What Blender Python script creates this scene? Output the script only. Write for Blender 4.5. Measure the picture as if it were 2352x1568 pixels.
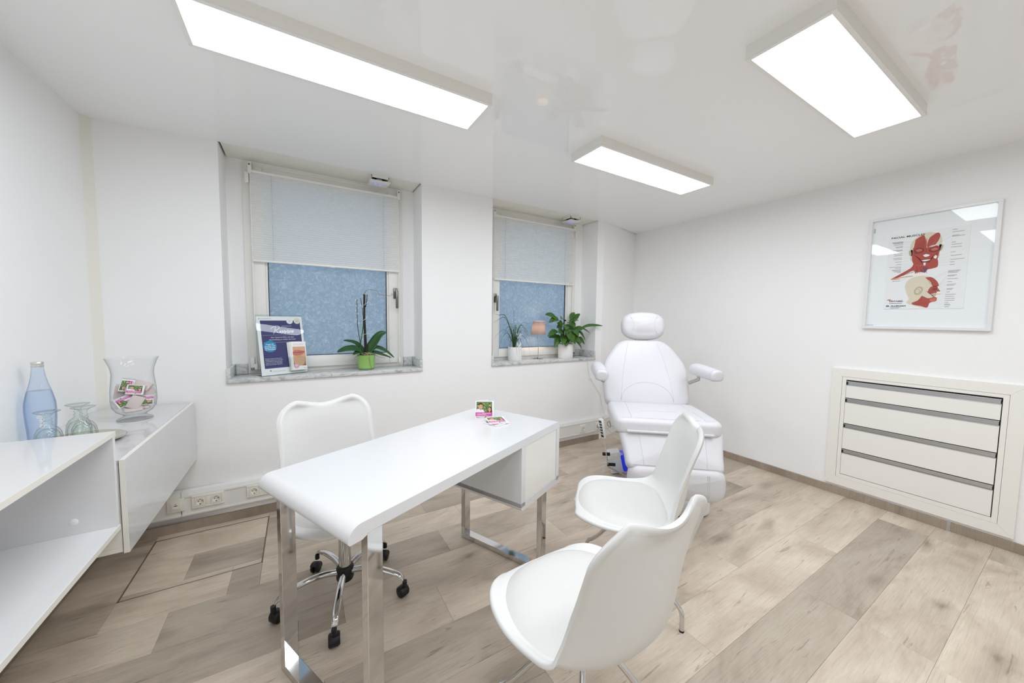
import bpy, bmesh, math, random
from mathutils import Vector, Matrix, noise
random.seed(7)
for o in list(bpy.data.objects): bpy.data.objects.remove(o)
S = bpy.context.scene
COL = S.collection
PI = math.pi
# ------------------------------------------------------------------ camera
cam_d = bpy.data.cameras.new('camera'); cam = bpy.data.objects.new('camera', cam_d); COL.objects.link(cam)
yaw, pit, rol = math.radians(-30.958), math.radians(-3.682), math.radians(0.716)
Fw = Vector((-math.sin(yaw)*math.cos(pit), math.cos(yaw)*math.cos(pit), math.sin(pit)))
Rt = Vector((math.cos(yaw), math.sin(yaw), 0)); Up = Rt.cross(Fw)
R2 = Rt*math.cos(rol) + Up*math.sin(rol); U2 = -Rt*math.sin(rol) + Up*math.cos(rol)
M = Matrix((R2, U2, -Fw)).transposed().to_4x4(); M.translation = (0, 0, 1.38)
cam.matrix_world = M
cam_d.sensor_width = 36; cam_d.lens = 814.84/2352*36; cam_d.clip_start = 0.02
S.camera = cam
# ------------------------------------------------------------------ world / exposure
W = bpy.data.worlds.new('daylight'); S.world = W; W.use_nodes = True
bg = W.node_tree.nodes['Background']; bg.inputs[0].default_value = (0.68, 0.76, 0.84, 1); bg.inputs[1].default_value = 1.9
S.view_settings.view_transform = 'Standard'; S.view_settings.look = 'None'
S.view_settings.gamma = 1; S.view_settings.use_curve_mapping = False
S.view_settings.exposure = 0.04
S.cycles.max_bounces = 12; S.cycles.diffuse_bounces = 8; S.cycles.transparent_max_bounces = 40   # light keeps bouncing between the white walls
PANEL = 13.2      # radiance of the ceiling panels
# room constants
HC = 2.473; YW = 2.948; XR = 3.705; XL = -1.014; YB = -2.2; YN = 3.20

# ------------------------------------------------------------------ materials
MATS = {}
def lin(r, g, b):
    f = lambda c: c/12.92 if c <= .04045 else ((c+.055)/1.055)**2.4
    return (f(r/255), f(g/255), f(b/255), 1)
def mat(name, col, rough=.5, metal=0., trans=0., ior=1.45, coat=0., coat_r=.03, bump=0., bscale=200., var=0., vscale=6., emit=0., ecol=None, sheen=0., spec=.5, alpha=1., sss=0.):
    if name in MATS: return MATS[name]
    m = bpy.data.materials.new(name); m.use_nodes = True; MATS[name] = m
    nt = m.node_tree; b = nt.nodes['Principled BSDF']
    c = lin(*col)
    b.inputs['Base Color'].default_value = c; b.inputs['Roughness'].default_value = rough
    b.inputs['Metallic'].default_value = metal; b.inputs['Transmission Weight'].default_value = trans
    b.inputs['IOR'].default_value = ior; b.inputs['Coat Weight'].default_value = coat; b.inputs['Coat Roughness'].default_value = coat_r
    b.inputs['Specular IOR Level'].default_value = spec; b.inputs['Sheen Weight'].default_value = sheen
    if emit:
        b.inputs['Emission Color'].default_value = lin(*(ecol or col)); b.inputs['Emission Strength'].default_value = emit
    tc = nt.nodes.new('ShaderNodeTexCoord')
    if var:
        n = nt.nodes.new('ShaderNodeTexNoise'); n.inputs['Scale'].default_value = vscale; n.inputs['Detail'].default_value = 4
        nt.links.new(tc.outputs['Object'], n.inputs['Vector'])
        mx = nt.nodes.new('ShaderNodeMix'); mx.data_type = 'RGBA'
        mx.inputs[6].default_value = tuple(max(0, x*(1-var)) for x in c[:3])+(1,); mx.inputs[7].default_value = tuple(min(1, x*(1+var)) for x in c[:3])+(1,)
        nt.links.new(n.outputs[0], mx.inputs[0]); nt.links.new(mx.outputs[2], b.inputs['Base Color'])
    if bump:
        n2 = nt.nodes.new('ShaderNodeTexNoise'); n2.inputs['Scale'].default_value = bscale; n2.inputs['Detail'].default_value = 3
        nt.links.new(tc.outputs['Object'], n2.inputs['Vector'])
        bp = nt.nodes.new('ShaderNodeBump'); bp.inputs['Strength'].default_value = bump; bp.inputs['Distance'].default_value = .002
        nt.links.new(n2.outputs[0], bp.inputs['Height']); nt.links.new(bp.outputs[0], b.inputs['Normal'])
    return m
def nodes(m):
    return m.node_tree.nodes, m.node_tree.links, m.node_tree.nodes['Principled BSDF']
def ramp(N, stops):
    r = N.new('ShaderNodeValToRGB'); e = r.color_ramp.elements
    while len(e) > 1: e.remove(e[-1])
    e[0].position, e[0].color = stops[0]
    for p, c in stops[1:]:
        x = e.new(p); x.color = c
    return r
m_wall = mat('white_wall_paint', (246, 246, 246), .85, bump=.25, bscale=90, var=.012, vscale=3, spec=.3)
m_wall2 = mat('beige_panel_paint', (236, 234, 225), .6, var=.02, vscale=4)
m_ceil = mat('glossy_stretch_ceiling', (246, 246, 246), .6, coat=1., coat_r=.02, var=.01, vscale=2, spec=.2)
m_frame = mat('white_window_plastic', (236, 235, 231), .35, var=.01)
m_gloss = mat('white_high_gloss_lacquer', (211, 211, 212), .12, coat=.6, coat_r=.02, var=.006, vscale=2)
m_desk = mat('white_desk_lacquer', (218, 218, 219), .28, coat=.2, coat_r=.15, var=.006, vscale=2)
m_satin = mat('white_satin_lacquer', (230, 230, 231), .3, var=.006, vscale=2)
m_edge = mat('cream_edge_band', (232, 229, 221), .4, var=.01)
m_cream = mat('cream_drawer_front', (242, 240, 235), .45, var=.01, vscale=3)
m_creamtrim = mat('cream_trim', (241, 239, 233), .45, var=.01, vscale=3)
m_deskdrawer = mat('cream_desk_drawer', (232, 229, 223), .35, var=.01)
m_shell = mat('white_plastic_shell', (221, 221, 219), .32, var=.006, vscale=3)
m_cush = mat('white_seat_leatherette', (210, 209, 206), .45, bump=.12, bscale=350, var=.008)
m_lthr = mat('white_treatment_leather', (212, 211, 215), .38, bump=.15, bscale=300, var=.008, vscale=4)
m_stitch = mat('grey_stitching', (205, 205, 210), .7, var=.02)
m_chrome = mat('polished_chrome', (214, 214, 214), .06, metal=1., var=.02, vscale=8)
m_steel = mat('brushed_steel', (190, 188, 184), .28, metal=1., var=.05, vscale=30)
m_alu = mat('aluminium_profile', (200, 202, 204), .32, metal=1., var=.03, vscale=20)
m_black = mat('black_plastic', (22, 22, 23), .42, bump=.1, var=.1)
m_dark = mat('dark_shadow_gap', (40, 37, 34), .8, var=.05)
m_rubber = mat('black_rubber', (28, 28, 28), .7, var=.05)
m_duct = mat('white_duct_plastic', (230, 229, 226), .4, var=.01)
m_socket = mat('cream_socket_plastic', (236, 233, 224), .35, var=.01)
m_base = mat('grey_base_plastic', (228, 229, 231), .4, var=.01)
m_white = mat('white_paper', (243, 243, 243), .6, var=.005)
m_pot = mat('white_ceramic', (238, 238, 237), .3, var=.006)
m_leaf = mat('orchid_leaf_green', (46, 84, 38), .35, var=.22, vscale=14)
m_leaf2 = mat('peace_lily_leaf_green', (62, 104, 36), .38, var=.3, vscale=16)
m_leafl = mat('pale_leaf_green', (104, 140, 56), .4, var=.2, vscale=18)
m_stem = mat('leaf_stalk_green', (70, 112, 44), .5, var=.15, vscale=20)
m_blade = mat('grass_blade_green', (58, 88, 46), .5, var=.3, vscale=20)
m_soil = mat('potting_soil', (62, 48, 38), .95, bump=.8, bscale=90, var=.3, vscale=60)
m_bark = mat('dark_twig_bark', (48, 36, 32), .8, bump=.5, bscale=120, var=.3, vscale=40)
m_bud = mat('cream_catkin', (222, 214, 196), .9, var=.1, vscale=80)
m_moss = mat('dry_moss_fibre', (214, 200, 164), .9, var=.2, vscale=60)
m_wire = mat('silver_wire', (226, 228, 230), .3, metal=.6, var=.02)
m_dryst = mat('dried_flower_stalk', (150, 128, 100), .8, var=.2, vscale=40)
m_green = mat('green_glass_pot', (150, 196, 104), .12, coat=.5, var=.03)
m_potglass = mat('thick_green_glass_foot', (176, 206, 172), .05, trans=.6, ior=1.45, var=.02)
m_cord = mat('white_cable', (220, 219, 214), .5, var=.02)
m_dgrey = mat('pewter_handle', (120, 120, 116), .3, metal=.9, var=.05)
m_led = mat('blue_led', (70, 80, 255), .4, emit=3.0, var=.01)
m_blue = mat('blue_glow_panel', (30, 60, 200), .3, emit=.35, ecol=(30, 50, 230), var=.05)
m_slot = mat('socket_shadow', (52, 48, 44), .8, var=.05)
m_tray = mat('silver_tray', (206, 204, 190), .12, metal=1., var=.03)
m_capm = mat('aluminium_screw_cap', (218, 218, 214), .3, metal=.8, var=.02)
m_panel = mat('lit_diffuser', (255, 255, 255), .5, emit=PANEL, ecol=(243, 249, 255), var=.002)

def wood_mat(name, c_lo, c_mid, c_hi, obj_rand=True):
    m = bpy.data.materials.new(name); m.use_nodes = True; MATS[name] = m
    N, L, b = nodes(m)
    tc = N.new('ShaderNodeTexCoord'); oi = N.new('ShaderNodeObjectInfo')
    off = N.new('ShaderNodeVectorMath'); off.operation = 'MULTIPLY_ADD'
    comb = N.new('ShaderNodeCombineXYZ')
    for k in range(3): L.new(oi.outputs['Random'], comb.inputs[k])
    off.inputs[1].default_value = (37., 53., 11.)
    L.new(comb.outputs[0], off.inputs[0]); L.new(tc.outputs['Object'], off.inputs[2])
    def nz(sx, sy, scale, det, dist=0., rough=.55):
        mp = N.new('ShaderNodeMapping'); mp.inputs['Scale'].default_value = (sx, sy, 1)
        L.new(off.outputs[0], mp.inputs[0])
        n = N.new('ShaderNodeTexNoise'); n.inputs['Scale'].default_value = scale; n.inputs['Detail'].default_value = det
        n.inputs['Distortion'].default_value = dist; n.inputs['Roughness'].default_value = rough
        L.new(mp.outputs[0], n.inputs['Vector']); return n
    big = nz(1.0, 3.4, 1.5, 5, 1.0, .62)     # cloudy streaks along the board
    fine = nz(3., 85., 2.0, 7, .5, .75)       # fine grain
    r1 = ramp(N, [(.26, c_lo), (.44, c_mid), (.62, c_hi), (.8, c_mid)])
    L.new(big.outputs[0], r1.inputs[0])
    r2 = ramp(N, [(.30, (.80, .79, .78, 1)), (.48, (.97, .97, .97, 1)), (.66, (1.05, 1.05, 1.05, 1))]); L.new(fine.outputs[0], r2.inputs[0])
    # sparse knots with a dark core and a softer smudge drawn out along the grain
    wob = nz(1.5, 5., 3.0, 4, 0., .6)
    mpk = N.new('ShaderNodeMapping'); mpk.inputs['Scale'].default_value = (1.25, 3.3, 1); L.new(off.outputs[0], mpk.inputs[0])
    wv = N.new('ShaderNodeMix'); wv.data_type = 'VECTOR'; wv.inputs[0].default_value = .22; L.new(mpk.outputs[0], wv.inputs[4]); L.new(wob.outputs[1], wv.inputs[5])
    vk = N.new('ShaderNodeTexVoronoi'); vk.inputs['Scale'].default_value = 2.0; L.new(wv.outputs[1], vk.inputs['Vector'])
    r3 = ramp(N, [(.0, (.42, .39, .37, 1)), (.05, (.60, .57, .55, 1)), (.13, (.82, .81, .80, 1)), (.27, (1, 1, 1, 1))]); L.new(vk.outputs['Distance'], r3.inputs[0])
    mu = N.new('ShaderNodeMix'); mu.data_type = 'RGBA'; mu.blend_type = 'MULTIPLY'; mu.inputs[0].default_value = 1
    L.new(r1.outputs[0], mu.inputs[6]); L.new(r2.outputs[0], mu.inputs[7])
    mu2 = N.new('ShaderNodeMix'); mu2.data_type = 'RGBA'; mu2.blend_type = 'MULTIPLY'; mu2.inputs[0].default_value = 1
    L.new(mu.outputs[2], mu2.inputs[6]); L.new(r3.outputs[0], mu2.inputs[7])
    crack = nz(1.6, 17., 2.2, 4, 1.6, .55)     # short dark checks along the grain
    r4 = ramp(N, [(.30, (.70, .67, .65, 1)), (.36, (1, 1, 1, 1))]); L.new(crack.outputs[0], r4.inputs[0])
    mu3 = N.new('ShaderNodeMix'); mu3.data_type = 'RGBA'; mu3.blend_type = 'MULTIPLY'; mu3.inputs[0].default_value = 1
    L.new(mu2.outputs[2], mu3.inputs[6]); L.new(r4.outputs[0], mu3.inputs[7]); mu2 = mu3
    hv = N.new('ShaderNodeHueSaturation')
    mr = ramp(N, [(0., (.72, .72, .72, 1)), (.16, (.76, .76, .76, 1)), (.24, (.94, .94, .94, 1)), (.6, (1., 1., 1., 1)), (1., (1.06, 1.06, 1.06, 1))])
    L.new(oi.outputs['Random'], mr.inputs[0]); L.new(mr.outputs[0], hv.inputs['Value']); L.new(mu2.outputs[2], hv.inputs['Color'])
    L.new(hv.outputs[0], b.inputs['Base Color'])
    b.inputs['Roughness'].default_value = .42; b.inputs['Specular IOR Level'].default_value = .4
    bp = N.new('ShaderNodeBump'); bp.inputs['Strength'].default_value = .12; bp.inputs['Distance'].default_value = .002
    L.new(fine.outputs[0], bp.inputs['Height']); L.new(bp.outputs[0], b.inputs['Normal'])
    return m
m_wood = wood_mat('greyed_oak_plank', lin(170, 155, 140), lin(200, 185, 168), lin(215, 202, 185))
m_skirt = wood_mat('greyed_oak_skirting', lin(140, 126, 112), lin(156, 142, 127), lin(170, 155, 140))

def marble_mat():
    m = bpy.data.materials.new('grey_veined_marble'); m.use_nodes = True
    N, L, b = nodes(m); tc = N.new('ShaderNodeTexCoord')
    mp = N.new('ShaderNodeMapping'); mp.inputs['Rotation'].default_value = (0, .4, .7); mp.inputs['Scale'].default_value = (9, 22, 14); L.new(tc.outputs['Object'], mp.inputs[0])
    n = N.new('ShaderNodeTexNoise'); n.inputs['Scale'].default_value = 2.; n.inputs['Detail'].default_value = 8; n.inputs['Distortion'].default_value = 1.5
    L.new(mp.outputs[0], n.inputs[0])
    r = ramp(N, [(.28, lin(150, 153, 154)), (.42, lin(192, 194, 194)), (.58, lin(216, 217, 216)), (.75, lin(204, 206, 206))]); L.new(n.outputs[0], r.inputs[0])
    L.new(r.outputs[0], b.inputs['Base Color']); b.inputs['Roughness'].default_value = .12
    return m
m_marble = marble_mat()

def pane_mat():
    # patterned privacy film: translucent, lit from the daylight behind and the room in front
    m = bpy.data.materials.new('patterned_privacy_glass'); m.use_nodes = True
    N, L, b = nodes(m); tc = N.new('ShaderNodeTexCoord')
    v = N.new('ShaderNodeTexVoronoi'); v.inputs['Scale'].default_value = 80; v.inputs['Randomness'].default_value = 1
    n = N.new('ShaderNodeTexNoise'); n.inputs['Scale'].default_value = 30; n.inputs['Detail'].default_value = 3
    mixv = N.new('ShaderNodeMix'); mixv.data_type = 'VECTOR'; mixv.inputs[0].default_value = .06
    L.new(tc.outputs['Object'], n.inputs[0]); L.new(tc.outputs['Object'], mixv.inputs[4]); L.new(n.outputs[1], mixv.inputs[5]); L.new(mixv.outputs[1], v.inputs['Vector'])
    r = ramp(N, [(.0, lin(172, 186, 197)), (.6, lin(184, 197, 207)), (1., lin(206, 216, 224))])
    L.new(v.outputs['Color'], r.inputs[0])
    out = N['Material Output']
    tr = N.new('ShaderNodeBsdfTranslucent'); L.new(r.outputs[0], tr.inputs[0])
    L.new(r.outputs[0], b.inputs['Base Color']); b.inputs['Roughness'].default_value = .16
    bp = N.new('ShaderNodeBump'); bp.inputs['Strength'].default_value = .5; bp.inputs['Distance'].default_value = .002
    L.new(v.outputs['Distance'], bp.inputs['Height']); L.new(bp.outputs[0], b.inputs['Normal'])
    mx = N.new('ShaderNodeMixShader'); mx.inputs[0].default_value = .72
    L.new(b.outputs[0], mx.inputs[1]); L.new(tr.outputs[0], mx.inputs[2]); L.new(mx.outputs[0], out.inputs[0])
    return m
m_pane = pane_mat()
def cloth_trans(name, col, f, rough=.9):
    m = bpy.data.materials.new(name); m.use_nodes = True
    N, L, b = nodes(m); out = N['Material Output']; tc = N.new('ShaderNodeTexCoord')
    n = N.new('ShaderNodeTexNoise'); n.inputs['Scale'].default_value = 160; L.new(tc.outputs['Object'], n.inputs[0])
    c = lin(*col); r = ramp(N, [(.3, tuple(x*.96 for x in c[:3])+(1,)), (.7, c)]); L.new(n.outputs[0], r.inputs[0])
    L.new(r.outputs[0], b.inputs['Base Color']); b.inputs['Roughness'].default_value = rough; b.inputs['Specular IOR Level'].default_value = .2
    tr = N.new('ShaderNodeBsdfTranslucent'); L.new(r.outputs[0], tr.inputs[0])
    mx = N.new('ShaderNodeMixShader'); mx.inputs[0].default_value = f
    L.new(b.outputs[0], mx.inputs[1]); L.new(tr.outputs[0], mx.inputs[2]); L.new(mx.outputs[0], out.inputs[0])
    return m
m_blind = cloth_trans('pleated_blind_fabric', (250, 250, 248), .42)
m_shade = cloth_trans('grey_lamp_shade_fabric', (172, 162, 158), .5)
def thin_clear(name, tint=(250, 252, 252), ior=1.45):
    # thin clear sheet: straight-through transmission plus Fresnel gloss
    m = bpy.data.materials.new(name); m.use_nodes = True
    N, L, b = nodes(m); out = N['Material Output']; N.remove(b)
    t = N.new('ShaderNodeBsdfTransparent'); t.inputs[0].default_value = lin(*tint)
    g = N.new('ShaderNodeBsdfGlossy'); g.inputs['Roughness'].default_value = .01
    f0 = ((ior-1)/(ior+1))**2
    lw = N.new('ShaderNodeLayerWeight'); lw.inputs[0].default_value = .5
    p5 = N.new('ShaderNodeMath'); p5.operation = 'POWER'; p5.inputs[1].default_value = 5.; L.new(lw.outputs['Facing'], p5.inputs[0])
    fr = N.new('ShaderNodeMath'); fr.operation = 'MULTIPLY_ADD'; fr.inputs[1].default_value = 1-f0; fr.inputs[2].default_value = f0; L.new(p5.outputs[0], fr.inputs[0])
    mx = N.new('ShaderNodeMixShader'); L.new(fr.outputs[0], mx.inputs[0]); L.new(t.outputs[0], mx.inputs[1]); L.new(g.outputs[0], mx.inputs[2]); L.new(mx.outputs[0], out.inputs[0])
    return m
def thin_tint(name, tint, edge, ior=1.45):
    # thin coloured glass wall: absorption grows at grazing angles with the longer path through the wall
    m = thin_clear(name, tint, ior); N, L = m.node_tree.nodes, m.node_tree.links
    t = [n for n in N if n.type == 'BSDF_TRANSPARENT'][0]
    lw = N.new('ShaderNodeLayerWeight'); lw.inputs[0].default_value = .5
    pw = N.new('ShaderNodeMath'); pw.operation = 'POWER'; pw.inputs[1].default_value = 4.0; L.new(lw.outputs['Facing'], pw.inputs[0])
    mx = N.new('ShaderNodeMix'); mx.data_type = 'RGBA'; mx.inputs[6].default_value = lin(*tint); mx.inputs[7].default_value = lin(*edge)
    L.new(pw.outputs[0], mx.inputs[0]); L.new(mx.outputs[2], t.inputs[0]); return m
m_glass = thin_tint('clear_glass', (252, 253, 253), (140, 150, 150), 1.4); m_gobl = thin_tint('pressed_clear_glass', (250, 252, 251), (150, 165, 156), 1.45)
m_blueglass = thin_tint('blue_bottle_glass', (241, 247, 254), (122, 144, 190), 1.4); m_water = thin_tint('still_water', (246, 250, 255), (184, 202, 230), 1.1)
m_picglass = thin_clear('picture_glazing'); m_acryl = thin_clear('clear_acrylic', (246, 249, 249))
m_sachet = thin_clear('clear_sachet_film', (244, 242, 242))

# ------------------------------------------------------------------ helpers
def tag(o, label=None, cat=None, group=None, kind=None):
    if label: o['label'] = label
    if cat: o['category'] = cat
    if group: o['group'] = group
    if kind: o['kind'] = kind
    return o
def link(name, me, parent=None, loc=None, rot=None):
    o = bpy.data.objects.new(name, me); COL.objects.link(o)
    if parent: o.parent = parent
    if loc is not None: o.location = loc
    if rot is not None: o.rotation_euler = rot
    return o
def empty(name, loc=(0, 0, 0), rz=0, rot=None):
    o = bpy.data.objects.new(name, None); COL.objects.link(o); o.empty_display_size = .1
    o.location = loc; o.rotation_euler = rot if rot else (0, 0, rz)
    return o
def fin(me, mats, smooth=True, ang=40):
    for m in (mats if isinstance(mats, (list, tuple)) else [mats]): me.materials.append(m)
    if smooth:
        for p in me.polygons: p.use_smooth = True
        me.set_sharp_from_angle(angle=math.radians(ang))
    me.update(); return me
class MB:
    """collects pieces of ONE part into one mesh"""
    def __init__(s): s.v = []; s.f = []; s.mi = []; s.cur = 0
    def add(s, V, Fc):
        n = len(s.v); s.v += [tuple(p) for p in V]; s.f += [tuple(i+n for i in f) for f in Fc]; s.mi += [s.cur]*len(Fc)
        return s
    def box(s, x0, x1, y0, y1, z0, z1, bev=0., seg=2):
        if bev <= 0:
            V = [(x, y, z) for x in (x0, x1) for y in (y0, y1) for z in (z0, z1)]
            return s.add(V, [(0, 1, 3, 2), (4, 6, 7, 5), (0, 4, 5, 1), (2, 3, 7, 6), (0, 2, 6, 4), (1, 5, 7, 3)])
        bm = bmesh.new(); bmesh.ops.create_cube(bm, size=1)
        for v in bm.verts: v.co = ((x0+x1)/2+v.co.x*(x1-x0), (y0+y1)/2+v.co.y*(y1-y0), (z0+z1)/2+v.co.z*(z1-z0))
        bmesh.ops.bevel(bm, geom=bm.edges[:], offset=bev, segments=seg, profile=.5, affect='EDGES')
        bm.verts.index_update(); V = [v.co.copy() for v in bm.verts]; Fc = [tuple(v.index for v in f.verts) for f in bm.faces]; bm.free()
        return s.add(V, Fc)
    def prism(s, poly, z0, z1):            # plan polygon (ccw) extruded in z
        n = len(poly); V = [(x, y, z0) for x, y in poly]+[(x, y, z1) for x, y in poly]
        return s.add(V, [tuple(range(n-1, -1, -1)), tuple(range(n, 2*n))]+[(i, (i+1) % n, n+(i+1) % n, n+i) for i in range(n)])
    def lathe(s, prof, n=32, c=(0, 0, 0), cap0=True, cap1=True, rib=None):
        V = []; Fc = []
        for r, z in prof:
            for k in range(n):
                a = 2*PI*k/n; rr = r*(1+(rib(z, a) if rib else 0)); V.append((c[0]+rr*math.cos(a), c[1]+rr*math.sin(a), c[2]+z))
        m = len(prof)
        for i in range(m-1):
            for k in range(n): Fc.append((i*n+k, i*n+(k+1) % n, (i+1)*n+(k+1) % n, (i+1)*n+k))
        if cap0: Fc.append(tuple(range(n-1, -1, -1)))
        if cap1: Fc.append(tuple((m-1)*n+k for k in range(n)))
        return s.add(V, Fc)
    def tube(s, pts, r, n=10, caps=True, closed=False):
        pts = [Vector(p) for p in pts]; m = len(pts); V = []; Fc = []
        rs = r if isinstance(r, (list, tuple)) else [r]*m
        ref = None
        for i, p in enumerate(pts):
            if closed: t = (pts[(i+1) % m]-pts[i-1])
            else: t = (pts[min(i+1, m-1)]-pts[max(i-1, 0)])
            t.normalize()
            if ref is None:
                ref = t.cross(Vector((0, 0, 1)));
                if ref.length < .05: ref = t.cross(Vector((1, 0, 0)))
            ref = (ref-t*ref.dot(t)); ref.normalize(); b = t.cross(ref)
            for k in range(n):
                a = 2*PI*k/n; V.append(p+(ref*math.cos(a)+b*math.sin(a))*rs[i])
        for i in range(m if closed else m-1):
            j = (i+1) % m
            for k in range(n): Fc.append((i*n+k, i*n+(k+1) % n, j*n+(k+1) % n, j*n+k))
        if caps and not closed: Fc += [tuple(range(n-1, -1, -1)), tuple((m-1)*n+k for k in range(n))]
        return s.add(V, Fc)
    def grid(s, P, closed_u=False):         # P[i][j]
        a = len(P); b = len(P[0]); V = [p for row in P for p in row]; Fc = []
        for i in range(a if closed_u else a-1):
            for j in range(b-1): ii = (i+1) % a; Fc.append((i*b+j, i*b+j+1, ii*b+j+1, ii*b+j))
        return s.add(V, Fc)
    def build(s, name, mats, parent=None, smooth=True, ang=40, fix=True, loc=None, rot=None):
        me = bpy.data.meshes.new(name); me.from_pydata(s.v, [], s.f)
        if fix:
            bm = bmesh.new(); bm.from_mesh(me); bmesh.ops.recalc_face_normals(bm, faces=bm.faces[:]); bm.to_mesh(me); bm.free()
        fin(me, mats, smooth, ang)
        if any(s.mi):
            for p, i in zip(me.polygons, s.mi): p.material_index = i
        return link(name, me, parent, loc, rot)
def catmull(pts, n):
    """resample a polyline of tuples smoothly; n samples per span"""
    P = [Vector(p) for p in pts]; out = []
    for i in range(len(P)-1):
        p0 = P[max(i-1, 0)]; p1 = P[i]; p2 = P[i+1]; p3 = P[min(i+2, len(P)-1)]
        for k in range(n):
            t = k/n; out.append(.5*((2*p1)+(p2-p0)*t+(2*p0-5*p1+4*p2-p3)*t*t+(3*p1-p0-3*p2+p3)*t**3))
    out.append(P[-1]); return out
def interp(tab, x):
    if x <= tab[0][0]: return tab[0][1]
    if x >= tab[-1][0]: return tab[-1][1]
    n = len(tab)
    for i in range(n-1):
        if x <= tab[i+1][0]: break
    def slope(k):
        a, b = max(k-1, 0), min(k+1, n-1); return (tab[b][1]-tab[a][1])/(tab[b][0]-tab[a][0])
    h = tab[i+1][0]-tab[i][0]; t = (x-tab[i][0])/h; p, q = tab[i][1], tab[i+1][1]; m0, m1 = slope(i)*h, slope(i+1)*h
    return (2*t**3-3*t*t+1)*p+(t**3-2*t*t+t)*m0+(-2*t**3+3*t*t)*q+(t**3-t*t)*m1
def copy_tree(o, parent=None):
    c = o.copy(); COL.objects.link(c); c.parent = parent
    for ch in list(o.children): copy_tree(ch, c)
    return c
def pad(outline, t, r, crown=0., nr=5, nin=6):
    """upholstered pad: outline (u,v) ccw, thickness t, edge radius r. w=0 is the front face rim level, body goes to w=-t. returns V,F and height fn"""
    n = len(outline); O = [Vector((p[0], p[1])) for p in outline]; c = sum(O, Vector((0, 0)))/n
    nrm = []
    for i in range(n):
        d = O[(i+1) % n]-O[i-1]; q = Vector((d.y, -d.x)); q.normalize(); nrm.append(q)
    V = []; Fc = []; rings = []
    def ring(ins, w, sc=1.):
        rings.append(len(V))
        for i in range(n):
            p = O[i]-nrm[i]*ins; p = c+(p-c)*sc; V.append((p.x, p.y, w))
    for k in range(nr+1):
        a = PI/2*k/nr; ring(r*(1-math.sin(a)), -t+r*(1-math.cos(a)))
    for k in range(nr+1):
        a = PI/2*k/nr; ring(r*(1-math.cos(a)), -r+r*math.sin(a))
    for k in range(1, nin):
        sc = 1-k/nin; ring(r, crown*(1-sc**2), sc)
    for a, b in zip(rings, rings[1:]):
        for i in range(n): Fc.append((a+i, a+(i+1) % n, b+(i+1) % n, b+i))
    V.append((c.x, c.y, crown)); ci = len(V)-1; l = rings[-1]
    for i in range(n): Fc.append((l+i, l+(i+1) % n, ci))
    Fc.append(tuple(rings[0]+i for i in range(n-1, -1, -1)))
    def height(u, v):
        d = Vector((u, v))-c
        if d.length < 1e-6: return crown
        a = math.atan2(d.y, d.x); best = None
        for i in range(n):
            p = O[i]-nrm[i]*r-c; da = abs((math.atan2(p.y, p.x)-a+PI) % (2*PI)-PI)
            if best is None or da < best[0]: best = (da, p.length)
        s = min(1, d.length/best[1]); return crown*(1-s*s)
    return V, Fc, height
def outline_sym(tab, v0, v1, n=24, corner=.05, m=7):
    """closed ccw outline from half width table hw(v), with rounded corners at both ends"""
    def hw(v): return interp(tab, v)
    pts = []
    vs = [v0+(v1-v0)*k/n for k in range(n+1)]
    def half(v):
        d = min(v-v0, v1-v); h = hw(v)
        if d < corner: h -= corner*(1-math.sqrt(max(0, 1-(1-d/corner)**2)))
        return h
    cs = [v0+corner*(1-math.cos(PI/2*k/m)) for k in range(m)]
    ce = [v1-corner*(1-math.cos(PI/2*k/m)) for k in range(m-1, -1, -1)]
    vv = sorted(set(cs+[v for v in vs if v0+corner <= v <= v1-corner]+ce))
    R_ = [(half(v), v) for v in vv]; L_ = [(-half(v), v) for v in reversed(vv)]
    h1 = half(v1); h0 = half(v0)
    top = [(h1*(1-2*k/8), v1) for k in range(1, 8)]; bot = [(-h0*(1-2*k/8), v0) for k in range(1, 8)]
    return R_+top+L_+bot
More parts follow.
